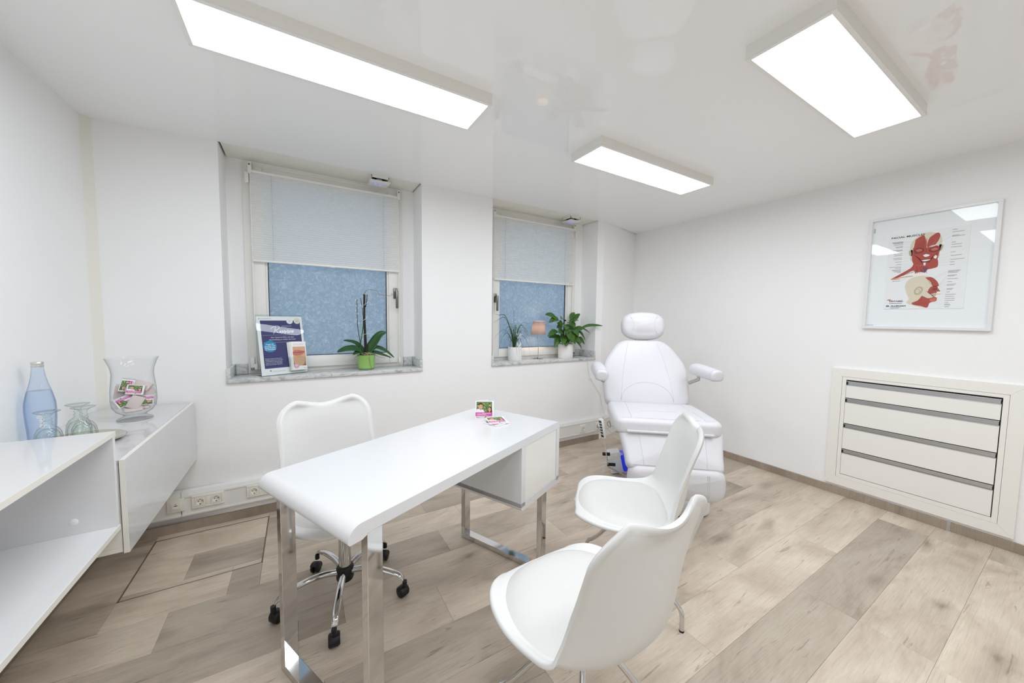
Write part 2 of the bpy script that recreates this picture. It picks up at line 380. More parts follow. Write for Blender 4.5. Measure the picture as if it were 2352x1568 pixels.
class Print:
    """flat print: layered coloured polygons in (u,v), layer -> tiny height; one mesh, several inks"""
    def __init__(s): s.mb = MB(); s.inks = []; s.dz = .00025
    def ink(s, m):
        if m not in s.inks: s.inks.append(m)
        s.mb.cur = s.inks.index(m)
    def poly(s, pts, m, layer=1):
        s.ink(m); s.mb.add([(u, v, layer*s.dz) for u, v in pts], [tuple(range(len(pts)))]); return s
    def rect(s, u0, v0, u1, v1, m, layer=1): return s.poly([(u0, v0), (u1, v0), (u1, v1), (u0, v1)], m, layer)
    def ell(s, cu, cv, ru, rv, m, layer=1, n=28, a0=0):
        ca, sa = math.cos(a0), math.sin(a0)
        return s.poly([(cu+ca*ru*math.cos(2*PI*k/n)-sa*rv*math.sin(2*PI*k/n), cv+sa*ru*math.cos(2*PI*k/n)+ca*rv*math.sin(2*PI*k/n)) for k in range(n)], m, layer)
    def blob(s, pts, m, layer=1, n=5):
        P = catmull([(p[0], p[1], 0) for p in pts]+[(pts[0][0], pts[0][1], 0)], n)[:-1]
        return s.poly([(p.x, p.y) for p in P], m, layer)
    def line(s, pts, w, m, layer=1):
        s.ink(m)
        for (a, b), (c, d) in zip(pts, pts[1:]):
            dx, dy = c-a, d-b; l = math.hypot(dx, dy) or 1; nx, ny = -dy/l*w/2, dx/l*w/2
            s.mb.add([(a+nx, b+ny, layer*s.dz), (a-nx, b-ny, layer*s.dz), (c-nx, d-ny, layer*s.dz), (c+nx, d+ny, layer*s.dz)], [(0, 1, 2, 3)])
        return s
    def text(s, txt, u, v, size, m, layer=2, align='LEFT', shear=0., sx=1., bold=0., rot=0.):
        cu = bpy.data.curves.new('t', 'FONT'); cu.body = txt; cu.size = size; cu.align_x = align; cu.shear = shear; cu.resolution_u = 3; cu.offset = bold
        ob = bpy.data.objects.new('t', cu); me = bpy.data.meshes.new_from_object(ob)
        s.ink(m); cr, sr = math.cos(rot), math.sin(rot)
        V = [(u+cr*p.co.x*sx-sr*p.co.y, v+sr*p.co.x*sx+cr*p.co.y, layer*s.dz) for p in me.vertices]
        s.mb.add(V, [tuple(p.vertices) for p in me.polygons])
        bpy.data.objects.remove(ob); bpy.data.curves.remove(cu); bpy.data.meshes.remove(me); return s
    def build(s, name, parent, matrix=None):
        o = s.mb.build(name, s.inks, parent, smooth=False, fix=False)
        if matrix is not None: o.matrix_local = matrix
        return o
def frame_matrix(origin, u, v):
    u = Vector(u).normalized(); v = Vector(v).normalized(); n = u.cross(v)
    m = Matrix((u, v, n)).transposed().to_4x4(); m.translation = origin; return m
def ink(name, col, rough=.5): return mat('ink_'+name, col, rough, var=.004)

# ================================================================== STRUCTURE
floor = MB().box(XL-.2, XR+.2, YB-.2, 3.45, -.06, -.0035).build('floor', m_dark, smooth=False); tag(floor, kind='structure')
# individual boards, running parallel to the window wall
ROW = .235; GAP = .0003
ends = {.505: 3.487, .74: 1.449, .975: 2.09, 1.68: 1.44, 1.915: -.548, 2.385: -.546, 2.855: -.55}
HX0, HX1, HY0, HY1 = -.78, -.206, 2.345, 2.885      # floor hatch
PL = 1.29
k = -8
rows = []
y = .74-ROW*13
while y < 3.2:
    rows.append(y); y += ROW
def plank(x0, x1, y0, y1):
    if x1-x0 < .02 or y1-y0 < .01: return
    cx, cy = (x0+x1)/2, (y0+y1)/2
    hx, hy = (x1-x0)/2-GAP, (y1-y0)/2-GAP; e = .0006
    V = [(-hx, -hy, -.004), (hx, -hy, -.004), (hx, hy, -.004), (-hx, hy, -.004), (-hx, -hy, -e), (hx, -hy, -e), (hx, hy, -e), (-hx, hy, -e),
         (-hx+e, -hy+e, 0), (hx-e, -hy+e, 0), (hx-e, hy-e, 0), (-hx+e, hy-e, 0)]
    Fc = [(3, 2, 1, 0)]+[(i, (i+1) % 4, 4+(i+1) % 4, 4+i) for i in range(4)]+[(4+i, 4+(i+1) % 4, 8+(i+1) % 4, 8+i) for i in range(4)]+[(8, 9, 10, 11)]
    MB().add(V, Fc).build('plank', m_wood, floor, smooth=False, fix=False, loc=(cx, cy, 0))
for i, y0 in enumerate(rows):
    y1 = y0+ROW
    off = None
    for kk, vv in ends.items():
        if abs(kk-y0) < .02: off = vv
    if off is None: off = random.uniform(-.5, .8)
    s0 = off
    while s0 > XL: s0 -= PL
    x = s0
    while x < XR:
        a, b = max(x, XL), min(x+PL, XR)
        # cut around the hatch
        if y1 > HY0+.001 and y0 < HY1-.001 and b > HX0 and a < HX1:
            for (q0, q1, w0, w1) in ((a, min(b, HX0), y0, y1), (max(a, HX1), b, y0, y1), (max(a, HX0), min(b, HX1), y0, min(y1, HY0)), (max(a, HX0), min(b, HX1), max(y0, HY1), y1), (max(a, HX0+.006), min(b, HX1-.006), max(y0, HY0+.006), min(y1, HY1-.006))):
                if q1 > q0 and w1 > w0: plank(q0, q1, w0, w1)
        else: plank(a, b, max(y0, YB), min(y1, 3.3))
        x += PL
m_hatch = mat('brown_hatch_trim', (120, 104, 86), .5, var=.05)
h = MB()
for (a, b, c, d) in ((HX0, HX0+.005, HY0, HY1), (HX1-.005, HX1, HY0, HY1), (HX0, HX1, HY0, HY0+.004), (HX0, HX1, HY1-.004, HY1)): h.box(a, b, c, d, -.003, .0006)
h.build('hatch_trim', m_hatch, floor, smooth=False)

# niches
N1 = (-.418, .886); N2 = (1.545, 2.862)
ZS = .93            # underside of sills
wb = MB()
wb.prism([(XL-.05, 3.0), (N1[0], YW), (N1[0], 3.45), (XL-.05, 3.45)], 0, HC+.25)
wb.prism([(N1[0], YW), (N1[1], YW), (N1[1], 3.45), (N1[0], 3.45)], 0, ZS)
wb.prism([(N1[1], YW), (N2[0], YW), (N2[0], 3.45), (N1[1], 3.45)], 0, HC+.25)
wb.prism([(N2[0], YW), (N2[1], YW), (N2[1], 3.45), (N2[0], 3.45)], 0, ZS)
wb.prism([(N2[1], YW), (2.95, 2.938), (XR+.05, 3.16), (XR+.05, 3.45), (N2[1], 3.45)], 0, HC+.25)
# cheeks beside and lintel above the window frames
for (n0, n1), (f0, f1) in ((N1, (-.325, .785)), (N2, (1.618, 2.752))):
    wb.box(n0, f0, YN, 3.45, ZS, HC+.25); wb.box(f1, n1, YN, 3.45, ZS, HC+.25); wb.box(f0, f1, YN, 3.45, 2.46, HC+.25)
tag(wb.build('wall_back', m_wall, smooth=False), kind='structure')
tag(MB().box(XL-.15, XL, YB-.15, 3.45, 0, HC+.25).build('wall_left', m_wall, smooth=False), kind='structure')
tag(MB().box(XR, XR+.15, YB-.15, 3.45, 0, HC+.25).build('wall_right', m_wall, smooth=False), kind='structure')
tag(MB().box(XL-.15, XR+.15, YB-.15, YB, 0, HC+.25).build('wall_front', m_wall, smooth=False), kind='structure')
tag(MB().prism([(XL, 2.962), (XL+.046, 3.0), (XL+.046, 3.05), (XL, 3.05)], 0, HC).build('trim_1', m_wall2, smooth=False), 'pale beige strip covering the left corner of the room', kind='structure')
cl = MB().prism([(XL-.01, YB-.01), (XR+.01, YB-.01), (XR+.01, 3.13), (3.0, 2.96), (2.95, YW+.001), (N1[0], YW+.001), (XL-.01, 3.02)], HC, HC+.03)
ceiling = tag(cl.build('ceiling', m_ceil, smooth=False), kind='structure')
cap = MB().box(XL-.15, XR+.15, YB-.15, 3.45, HC+.2, HC+.26).build('roof_slab', m_wall, ceiling, smooth=False)
for (n0, n1) in (N1, N2):
    MB().box(n0+.012, n1-.012, YW+.004, YN, HC+.002, HC+.014).build('soffit', m_wall2, ceiling, smooth=False)
    MB().box(n0, n1, YW+.004, YN+.01, HC+.05, HC+.07).build('soffit_gap_shade', m_dark, ceiling, smooth=False)  # dark sheet paints the shade in the gaps beside the soffit

# cable duct on the window wall, skirting under it, right-hand skirting
duct = empty('cable_duct', (1., YW, .1)); tag(duct, 'long white plastic cable duct running low along the window wall', 'cable duct')
def duct_piece(x0, x1, nm='cover'):
    prof = [(0, .105), (-.034, .105), (-.04, .112), (-.04, .122), (-.037, .124), (-.037, .226), (-.041, .229), (-.041, .238), (-.03, .262), (0, .268)]
    m = MB(); V = [(x, yy, zz-.1) for x in (x0, x1) for yy, zz in prof]; n = len(prof)
    m.add(V, [tuple(range(n)), tuple(range(2*n-1, n-1, -1))]+[(i, i+n, (i+1) % n+n, (i+1) % n) for i in range(n)])
    return m.build(nm, m_duct, duct, smooth=False)
duct_piece(-1.99, -1.662); duct_piece(-1.660, .6); duct_piece(.602, 1.98)
o = duct_piece(0, .80); o.location = (1.98, -.003, 0); o.rotation_euler = (0, 0, math.radians(16))
for x in (-1.661, .601): MB().box(x-.0012, x+.0012, -.0385, -.02, .026, .126).build('joint', m_slot, duct, smooth=False)
bb = MB(); bb.box(XL, 2.95, YW-.012, YW, 0, .06)
tag(bb.build('baseboard_back', m_skirt, smooth=False), kind='structure')
bbr = tag(MB().box(XR-.013, XR, YB, 3.13, 0, .062, .002).build('baseboard_right', m_skirt, smooth=False), kind='structure')
MB().box(XR-.0155, XR-.005, .446, .464, 0, .064, .001).build('joint_clip', m_alu, bbr, smooth=False)
tag(MB().box(XL, XL+.013, YB, 2.96, 0, .062, .002).build('baseboard_left', m_skirt, smooth=False), kind='structure')

# ------------------------------------------------------------------ windows
def window(n, niche, sx0, sx1, handle_x, hinge_side):
    w = empty('window_%d' % n, ((sx0+sx1)/2, YN, .96)); tag(w, kind='structure')
    ox, oy, oz = w.location
    def B(name, m, boxes, bev=.003):
        b = MB()
        for q in boxes: b.box(q[0]-ox, q[1]-ox, q[2]-oy, q[3]-oy, q[4]-oz, q[5]-oz, bev)
        return b.build(name, m, w)
    f0, f1 = sx0-.042, sx1+.038
    B('outer_frame', m_frame, [(f0, sx0+.02, 3.185, 3.26, .962, 2.46), (sx1-.02, f1, 3.185, 3.26, .962, 2.46), (f0, f1, 3.19, 3.26, .945, .999), (sx0+.02, sx1-.02, 3.185, 3.26, 2.41, 2.46)])
    g0, g1, gz0, gz1 = sx0+.08, sx1-.085, 1.062, 2.352
    B('sash', m_frame, [(sx0, g0, 3.165, 3.235, .985, 2.43), (g1, sx1, 3.165, 3.235, .985, 2.43), (g0, g1, 3.165, 3.235, .985, gz0), (g0, g1, 3.165, 3.235, gz1, 2.43)], .006)
    e = .022
    B('glazing_bead', m_frame, [(g0-.002, g0+e*.6, 3.178, 3.2, gz0, gz1), (g1-e*.6, g1+.002, 3.178, 3.2, gz0, gz1), (g0, g1, 3.178, 3.2, gz0-.002, gz0+e*.5), (g0, g1, 3.178, 3.2, gz1-e*.5, gz1+.002)], .003)
    B('gasket', m_rubber, [(g0+.010, g0+.017, 3.194, 3.204, gz0, gz1), (g1-.017, g1-.010, 3.194, 3.204, gz0, gz1), (g0, g1, 3.194, 3.204, gz0+.008, gz0+.015)], 0)
    B('glass_pane', m_pane, [(g0, g1, 3.204, 3.210, gz0, gz1)], 0)
    hx = handle_x; hz = 1.585
    B('handle_plate', m_dgrey, [(hx-.017, hx+.017, 3.152, 3.167, hz-.045, hz+.045)], .004)
    hb = MB().tube([(hx-ox, 3.155-oy, hz+.012-oz), (hx-ox, 3.118-oy, hz+.012-oz)], .009, 10)
    hb.box(hx+.004-.011-ox, hx+.004+.011-ox, 3.108-oy, 3.122-oy, hz-.13-oz, hz+.022-oz, .005)
    hb.build('handle', m_dgrey, w)
    hg = sx0-.012 if hinge_side < 0 else sx1+.012
    B('hinge', m_frame, [(hg-.013, hg+.013, 3.145, 3.19, 2.31, 2.385), (hg-.013, hg+.013, 3.145, 3.19, 1.0, 1.075)], .006)
    B('hinge_pin', m_dgrey, [(hg-.010, hg+.006, 3.140, 3.16, .985, 1.0)], .002)
    n0, n1 = niche
    sill = MB()
    sill.box(n0-ox, n1-ox, YW-.018-oy, YN+.005-oy, ZS-oz, .957-oz, .004)
    sill.build('sill', m_marble, w)
    for (a, b, c, d) in ((n0, n0+.022, YW-.012, YN), (n1-.022, n1, YW-.012, YN), (n0+.022, f0-.004, YN-.02, YN), (f1+.004, n1-.022, YN-.02, YN)):
        MB().box(a-ox, b-ox, c-oy, d-oy, .957-oz, 1.03-oz, .002).build('sill_upstand', m_marble, w)
    return w
window(1, N1, -.283, .748, .716, -1)
window(2, N2, 1.660, 2.714, 1.690, 1)

def blind(x0, x1, label):
    b = empty('pleated_blind', ((x0+x1)/2, 3.15, 2.43)); tag(b, label, 'blind', 'pleated blinds in the two windows')
    w = (x1-x0)/2; z0, z1 = 1.777-2.43, 2.383-2.43
    n = 37; P = []
    for k in range(2*n+1):
        z = z1-(z1-z0)*((k/(2*n))**1.0); yy = -.008-.0045*(k % 2)
        P.append([(-w+.004, yy, z), (0, yy, z), (w-.004, yy, z)])
    m = MB().grid(P); m.build('pleated_fabric', m_blind, b, smooth=False, fix=False)
    MB().box(-w, w, -.021, .0, z1-.004, z1+.014, .003).build('top_rail', m_frame, b)
    MB().box(-w, w, -.021, .0, z0-.014, z0+.002, .003).build('bottom_rail', m_frame, b)
    for s in (-1, 1):
        MB().box(s*w-.011, s*w+.011, -.026, .008, z1-.012, z1+.062, .003).build('bracket', m_frame, b)
        MB().box(s*w-.006, s*w+.004, -.029, -.025, z1+.040, z1+.052, .001).build('screw', m_dgrey, b)
        MB().box(s*w-.003, s*w+.003, -.004, .004, .985-2.43, z1, 0).build('guide_cord', m_frame, b)
        MB().box(s*w-.009, s*w+.009, -.016, .012, .99-2.43, 1.03-2.43, .003).build('bracket', m_frame, b)
        MB().tube([(s*(w-.125), -.0175, z0), (s*(w-.125), -.0175, z1)], .0012, 6).build('lift_cord', m_stitch, b)
    MB().tube([(0, -.0175, z0), (0, -.0175, z1)], .0012, 6).build('lift_cord', m_white, b)
    MB().box(-.017, .017, -.03, -.01, z0-.018, z0-.006, .004).build('grip', m_frame, b)
    MB().box(-.017, .017, -.03, -.01, z1-.002, z1+.010, .004).build('grip', m_frame, b)
    return b
blind(-.274, .744, 'white pleated blind half drawn over the window above the orchid')
blind(1.664, 2.684, 'white pleated blind half drawn over the window above the small lamp')

# ------------------------------------------------------------------ ceiling lights
def light(x0, x1, y0, y1, label):
    e = empty('ceiling_light', ((x0+x1)/2, (y0+y1)/2, HC)); tag(e, label, 'ceiling light', 'flat rectangular ceiling lights')
    a, b = (x1-x0)/2, (y1-y0)/2; zb = -.053; fw = .016
    hs = MB()
    for q in ((-a, a, -b, -b+.012), (-a, a, b-.012, b), (-a, -a+.012, -b+.012, b-.012), (a-.012, a, -b+.012, b-.012)): hs.box(*q, zb+.004, 0)
    hs.build('housing', m_creamtrim, e, smooth=False)
    fr = MB()
    for q in ((-a-.001, a+.001, -b-.001, -b+fw), (-a-.001, a+.001, b-fw, b+.001), (-a-.001, -a+fw, -b+fw, b-fw), (a-fw, a+.001, -b+fw, b-fw)): fr.box(*q, zb-.002, zb+.006, .001)
    fr.build('bezel', m_frame, e, smooth=False)
    MB().add([(-a+fw, -b+fw, zb+.002), (-a+fw, b-fw, zb+.002), (a-fw, b-fw, zb+.002), (a-fw, -b+fw, zb+.002)], [(0, 1, 2, 3)]).build('diffuser', m_panel, e, smooth=False, fix=False)
    MB().box(-a+.16, -a+.175, b-.001, b+.003, zb+.0, zb+.006).build('latch', m_frame, e, smooth=False)
    return e
light(-.343, .833, 1.605, 1.888, 'long lit ceiling light nearest the left wall, above the desk')
light(1.565, 2.740, 1.605, 1.880, 'lit ceiling light nearest the small lamp window and treatment chair')
light(1.552, 2.712, .522, .803, 'lit ceiling light nearest the framed chart on the right wall')
light(-.343, .833, .522, .803, 'lit ceiling light overhead, seen only mirrored in the chart glass')
light(-.343, .833, -.563, -.282, 'added unseen ceiling light behind the camera on the left')  # invented third row, added out of view to even out the wall brightness
light(1.552, 2.712, -.563, -.282, 'added unseen ceiling light behind the camera on the right')  # right half of the added row, unseen fill from behind the camera

def fan(x, y, label):
    e = empty('ventilator_cover', (x, y, HC)); tag(e, label, 'ventilator', 'square ventilator covers in the window soffits')
    fr = MB()
    a = .066
    for q in ((-a, a, -a, -a+.006), (-a, a, a-.006, a), (-a, -a+.006, -a, a), (a-.006, a, -a, a)): fr.box(*q, -.016, .004, .001)
    fr.build('frame', m_wall2, e)
    MB().lathe([(.05, -.002), (.05, -.012), (.044, -.012), (.044, -.002)], 24).build('duct_ring', m_dark, e)
    MB().box(-.02, .02, -.02, .02, -.034, -.002, .003).build('hub', m_wall2, e)
    pl_ = MB().box(-.074, .074, -.072, .072, -.040, -.033, .002).build('cover_plate', m_base, e)
    MB().box(-.074, .074, .004, .007, -.0405, -.036).build('groove', m_alu, e, smooth=False)
    for dx in (-.028, -.018, .010, .020): MB().box(dx-.004, dx+.004, .012, .020, -.0408, -.039).build('led', m_led, e, smooth=False)
    return e
fan(.568, 3.035, 'square white ventilator cover with blue lights above the orchid window')
fan(2.56, 3.045, 'square white ventilator cover with blue lights above the lamp window')

# ------------------------------------------------------------------ sockets on the duct
YD = YW-.037
def socket(xs, z0, label, data=False, y=YD):
    e = empty('data_socket' if data else 'power_socket', (sum(xs)/len(xs), y, z0+.04)); tag(e, label, 'socket')
    ex = e.location.x
    x0, x1 = min(xs)-.0405-ex, max(xs)+.0405-ex
    MB().box(x0, x1, -.010 if data else -.0030, .0, -.04, .04, .001).build('back_plate', m_socket, e)
    if not data:
        fr_ = MB()
        for q in ((x0, x1, -.04, -.0265), (x0, x1, .0265, .04), (x0, x0+.0140, -.0265, .0265), (x1-.0140, x1, -.0265, .0265))+(((-.0135, .0135, -.0265, .0265),) if len(xs) > 1 else ()): fr_.box(q[0], q[1], -.010, -.002, q[2], q[3], .0015)
        fr_.build('cover_frame', m_socket, e)
    for x in xs:
        x -= ex
        if data:
            MB().box(x-.026, x+.026, -.0135, -.004, -.026, .026, .002).build('insert', m_socket, e)
            MB().box(x-.014, x+.014, -.0142, -.010, -.016, -.002).build('jack', m_white, e, smooth=False)
            MB().box(x-.006, x+.008, -.0146, -.012, .0, .004).build('jack_slot', m_slot, e, smooth=False)
            MB().box(x-.002, x+.002, -.0142, -.012, .012, .015).build('screw', m_slot, e, smooth=False)
        else:
            rg = MB(); nn = 32; ro = []; ri = []
            for q in range(nn):          # square plate with a round opening
                a = 2*PI*q/nn; c_, s_ = math.cos(a), math.sin(a); m_ = .026/max(abs(c_), abs(s_)); ro.append((c_*m_, s_*m_)); ri.append((c_*.0205, s_*.0205))
            rg.grid([[(x+ro[q][0], -.004, ro[q][1]), (x+ro[q][0], -.0125, ro[q][1]), (x+ri[q][0], -.0125, ri[q][1])] for q in range(nn)], closed_u=True)
            rg.build('insert', m_socket, e, True, 30)
            o = MB().lathe([(.0205, 0), (.0215, .0012), (.0195, .0012), (.0188, -.009), (.0, -.009)], 28, cap0=False, cap1=False).build('well', m_socket, e, loc=(x, -.0128, 0), rot=(PI/2, 0, 0))
            for dx, dz in ((-.0095, 0), (.0095, 0)): MB().lathe([(.0028, 0), (.0028, .0006)], 10).build('hole', m_slot, o, loc=(dx, dz, -.0088))
            for sg in (-1, 1): MB().box(-.003, .003, -.0016, .0016, 0, .006).build('earth_clip', m_slot, o, loc=(0, sg*.0175, -.0085))
    return e
socket([-.685], .150, 'single data socket with a jack slot on the white duct below the wall cabinet', data=True)
socket([-.569, -.489], .150, 'double power socket on the white duct beside the wall cabinet')
socket([-.288, -.208], .150, 'power socket on the white duct half hidden by the desk corner')
socket([2.676], .130, 'single power socket on the duct beyond the desk end')
socket([2.90, 2.978], .130, 'double power socket with a plug in it beside the treatment chair', y=2.912)
pg = empty('power_plug', (2.91, 2.90, .175)); tag(pg, 'white power plug in the wall duct beside the treatment chair', 'plug')
MB().lathe([(.018, 0), (.020, .004), (.019, .03), (.012, .042), (.0, .043)], 20, cap1=False).build('plug_body', m_white, pg, rot=(PI/2, 0, 0))
MB().tube(catmull([(0, -.035, 0), (.0, -.06, -.02), (.05, -.055, -.03), (.12, -.04, -.06), (.19, -.06, -.13), (.22, -.12, -.168), (.26, -.3, -.170)], 6), .003, 8).build('cable', m_cord, pg)

# ------------------------------------------------------------------ left wall: cabinet + open shelf
cab = empty('wall_cabinet', (-.80, 2.41, .455)); tag(cab, 'white gloss wall cabinet with one flap door, carrying the vase and bottle', 'cabinet')
cx, cy, cz = cab.location
def CB(name, m, x0, x1, y0, y1, z0, z1, bev=.0015, par=cab):
    p = par.location; return MB().box(x0-p.x, x1-p.x, y0-p.y, y1-p.y, z0-p.z, z1-p.z, bev).build(name, m, par, smooth=False)
CB('top_panel', m_gloss, -1.014, -.6035, 1.895, 2.955, .806, .824)
CB('bottom_panel', m_edge, -1.014, -.6035, 1.895, 2.955, .462, .480)
CB('side_panel', m_edge, -1.014, -.6035, 1.895, 1.913, .480, .806)
CB('side_panel', m_edge, -1.014, -.6035, 2.937, 2.955, .480, .806)
CB('back_panel', m_edge, -1.014, -1.006, 1.913, 2.937, .480, .806, 0)
d = CB('door', m_gloss, -.600, -.5835, 1.890, 2.950, .458, .826, .001)
d.data.materials.append(m_edge)
for p in d.data.polygons:
    if abs(p.normal.x) < .5: p.material_index = 1
sh = empty('open_wall_shelf', (-.80, 1.285, .56)); tag(sh, 'white open wall shelf box in the near left corner, with glossy top', 'shelf')
CB('top_panel', m_gloss, -1.014, -.603, .68, 1.886, .922, .941, .0012, sh)
CB('bottom_panel', m_satin, -1.014, -.603, .68, 1.886, .560, .579, .0012, sh)
sp = CB('side_panel', m_satin, -1.014, -.604, 1.868, 1.886, .579, .922, .0008, sh)
CB('side_panel', m_satin, -1.014, -.604, .68, .698, .579, .922, .0008, sh)
CB('back_panel', m_satin, -1.014, -1.006, .698, 1.868, .579, .922, 0, sh)
cp = MB().lathe([(.0125, 0), (.0125, .001), (.011, .002), (0, .002)], 24, cap1=False).build('cover_cap', m_white, sp); cp.location = (-.715+.80, 1.868-1.285, .627-.56); cp.rotation_euler = (PI/2, 0, 0)
CB('edge_band', m_edge, -.6032, -.602, .68, 1.886, .9225, .9405, 0, sh); CB('edge_band', m_edge, -.6032, -.602, .68, 1.886, .5605, .5785, 0, sh)

# ------------------------------------------------------------------ built-in drawers
du = empty('built_in_drawer_unit', (XR, .66, .08)); tag(du, 'cream drawer unit with aluminium grips built into the right wall', 'drawer unit')
def DB(name, m, x0, x1, y0, y1, z0, z1, bev=.001, par=None):
    p = du.location; return MB().box(x0-p.x, x1-p.x, y0-p.y, y1-p.y, z0-p.z, z1-p.z, bev).build(name, m, par or du, smooth=False)
Y0, Y1, Z0, Z1 = .205, 1.107, .083, 1.02
def miter(pts, x0, x1, name, m):
    V = [(x0-XR, y-.66, z-.08) for y, z in pts]+[(x1-XR, y-.66, z-.08) for y, z in pts]; n = len(pts)
    MB().add(V, [tuple(range(n)), tuple(range(2*n-1, n-1, -1))]+[(i, i+n, (i+1) % n+n, (i+1) % n) for i in range(n)]).build(name, m, du, smooth=False)
fw = .063; g = .0005
miter([(Y0, Z0), (Y1, Z0), (Y1-fw, Z0+fw), (Y0+fw, Z0+fw)], XR-.02, XR, 'trim_board', m_creamtrim)
miter([(Y0, Z1), (Y1, Z1), (Y1-fw, Z1-fw), (Y0+fw, Z1-fw)], XR-.02, XR, 'trim_board', m_creamtrim)
miter([(Y0, Z0+g), (Y0+fw-g, Z0+fw), (Y0+fw-g, Z1-fw), (Y0, Z1-g)], XR-.02, XR, 'trim_board', m_creamtrim)
miter([(Y1, Z0+g), (Y1-fw+g, Z0+fw), (Y1-fw+g, Z1-fw), (Y1, Z1-g)], XR-.02, XR, 'trim_board', m_creamtrim)
a0, a1, b0, b1 = Y0+fw+.001, Y1-fw-.001, Z0+fw+.001, Z1-fw-.001
iw = .023
DB('inner_frame', m_creamtrim, XR-.017, XR, a0, a0+iw, b0, b1); DB('inner_frame', m_creamtrim, XR-.017, XR, a1-iw, a1, b0, b1)
DB('inner_frame', m_creamtrim, XR-.017, XR, a0+iw, a1-iw, b0, b0+iw+.004); DB('inner_frame', m_creamtrim, XR-.017, XR, a0+iw, a1-iw, b1-iw, b1)
DB('recess', m_dark, XR-.002, XR, a0+iw, a1-iw, b0+iw, b1-iw, 0)
lev = [.176, .381, .586, .790, .926]
for k in range(4):
    z0, z1 = lev[k]+.002, lev[k+1]-.003
    dr = DB('drawer', m_cream, XR-.015, XR-.002, .2965, 1.0185, z0, z1-.030)
    DB('grip_back', m_alu, XR-.0065-.002, XR-.002, .300, 1.0150, z1-.031, z1-.003, 0, dr)
    DB('grip_lip', m_alu, XR-.018, XR-.004, .2975, 1.0175, z1-.005, z1, .0008, dr)
    DB('grip_foot', m_alu, XR-.0162, XR-.004, .2975, 1.0175, z1-.0345, z1-.030, .0008, dr)
    DB('grip_end', m_black, XR-.014, XR-.004, 1.0110, 1.0185, z1-.029, z1-.005, 0, dr)

# ------------------------------------------------------------------ framed chart on the right wall
pic = empty('framed_chart', (XR, .656, 1.34)); tag(pic, 'white framed facial muscles chart hanging on the right wall', 'framed picture')
def PB(name, m, x0, x1, y0, y1, z0, z1, bev=.001):
    p = pic.location; return MB().box(x0-p.x, x1-p.x, y0-p.y, y1-p.y, z0-p.z, z1-p.z, bev).build(name, m, pic, smooth=False)
py0, py1, pz0, pz1 = .361, .951, 1.340, 2.147; t = .0185
for q in ((py0, py1, pz0, pz0+t), (py0, py1, pz1-t, pz1), (py0, py0+t, pz0+t, pz1-t), (py1-t, py1, pz0+t, pz1-t)): PB('frame_bar', m_satin, XR-.030, XR, *q)
PB('mount_board', mat('pale_grey_mount', (246, 247, 249), .7, var=.005), XR-.010, XR-.006, py0+t, py1-t, pz0+t, pz1-t, 0)
PB('paper_sheet', m_white, XR-.0135, XR-.010, .478, .845, 1.483, 2.016, .0006)
g_ = MB(); x = XR-.0215-XR
g_.add([(x, py0+t-.656, pz0+t-1.34), (x, py1-t-.656, pz0+t-1.34), (x, py1-t-.656, pz1-t-1.34), (x, py0+t-.656, pz1-t-1.34)], [(0, 3, 2, 1)]).build('glazing', m_picglass, pic, smooth=False, fix=False)
# the printed chart: u runs from the left edge (y=.845) towards -y, v up
P = Print()
K = ink('black', (38, 38, 42)); RED = ink('muscle_red', (178, 66, 52)); RED2 = ink('muscle_dark', (132, 38, 32)); RED3 = ink('muscle_light', (206, 108, 90)); BONE = ink('bone', (226, 215, 192)); BONE2 = ink('bone_dark', (196, 180, 150)); WH = ink('white', (246, 244, 240)); GR = ink('grey_text', (176, 176, 180)); GR2 = ink('line_grey', (182, 182, 186)); PUR = ink('purple', (112, 44, 120)); NAVY = ink('navy', (44, 50, 120)); ORA = ink('orange', (206, 120, 60)); TAN = ink('tan', (222, 170, 128))
# chart coordinates measured as fractions of the sheet (fu from left, fv from top)
WU, HV = .367, .533
def fp(fu, fv): return (fu*WU, (1-fv)*HV)
def fb(pts, m, layer, n=5): P.blob([fp(*p) for p in pts], m, layer, n)
def fl(pts, w, m, layer): P.line([fp(*p) for p in pts], w, m, layer)
P.text('FACIAL MUSCLES', *fp(.035, .055), .0165, K, 2, bold=.0004, sx=1.28)
# front head
fb([(.32, .28), (.30, .17), (.36, .08), (.47, .03), (.58, .035), (.67, .09), (.69, .18), (.67, .28), (.64, .38), (.34, .38)], BONE, 1)
fb([(.30, .235), (.285, .25), (.30, .30), (.33, .30), (.33, .23)], BONE2, 1); fb([(.69, .20), (.71, .215), (.69, .27), (.66, .27), (.66, .2)], BONE2, 1)
fb([(.36, .10), (.45, .055), (.485, .10), (.50, .17), (.49, .25), (.40, .25), (.35, .22)], RED, 2)
fb([(.54, .09), (.62, .045), (.66, .07), (.65, .13), (.61, .19), (.54, .22), (.51, .20), (.52, .13)], RED, 2)
fb([(.34, .20), (.44, .19), (.50, .22), (.58, .20), (.66, .22), (.665, .30), (.64, .40), (.58, .45), (.50, .47), (.42, .45), (.35, .40), (.33, .30)], RED, 3)
fb([(.35, .23), (.40, .21), (.46, .22), (.48, .25), (.44, .28), (.37, .28)], RED2, 4); fb([(.54, .24), (.60, .215), (.66, .235), (.66, .27), (.60, .285), (.54, .27)], RED2, 4)
fb([(.37, .24), (.41, .225), (.45, .235), (.45, .255), (.40, .262)], RED3, 5); fb([(.56, .245), (.61, .23), (.65, .245), (.64, .262), (.58, .267)], RED3, 5)
fl([(.37, .25), (.41, .256), (.45, .25)], .0012, K, 6); fl([(.56, .258), (.61, .263), (.65, .255)], .0012, K, 6)
for k in range(5): fl([(.385+.02*k, .19-.022*k), (.40+.018*k, .235)], .0011, RED2, 6)
for k in range(5): fl([(.56+.016*k, .19-.02*k), (.535+.012*k, .225)], .0010, RED3, 6)
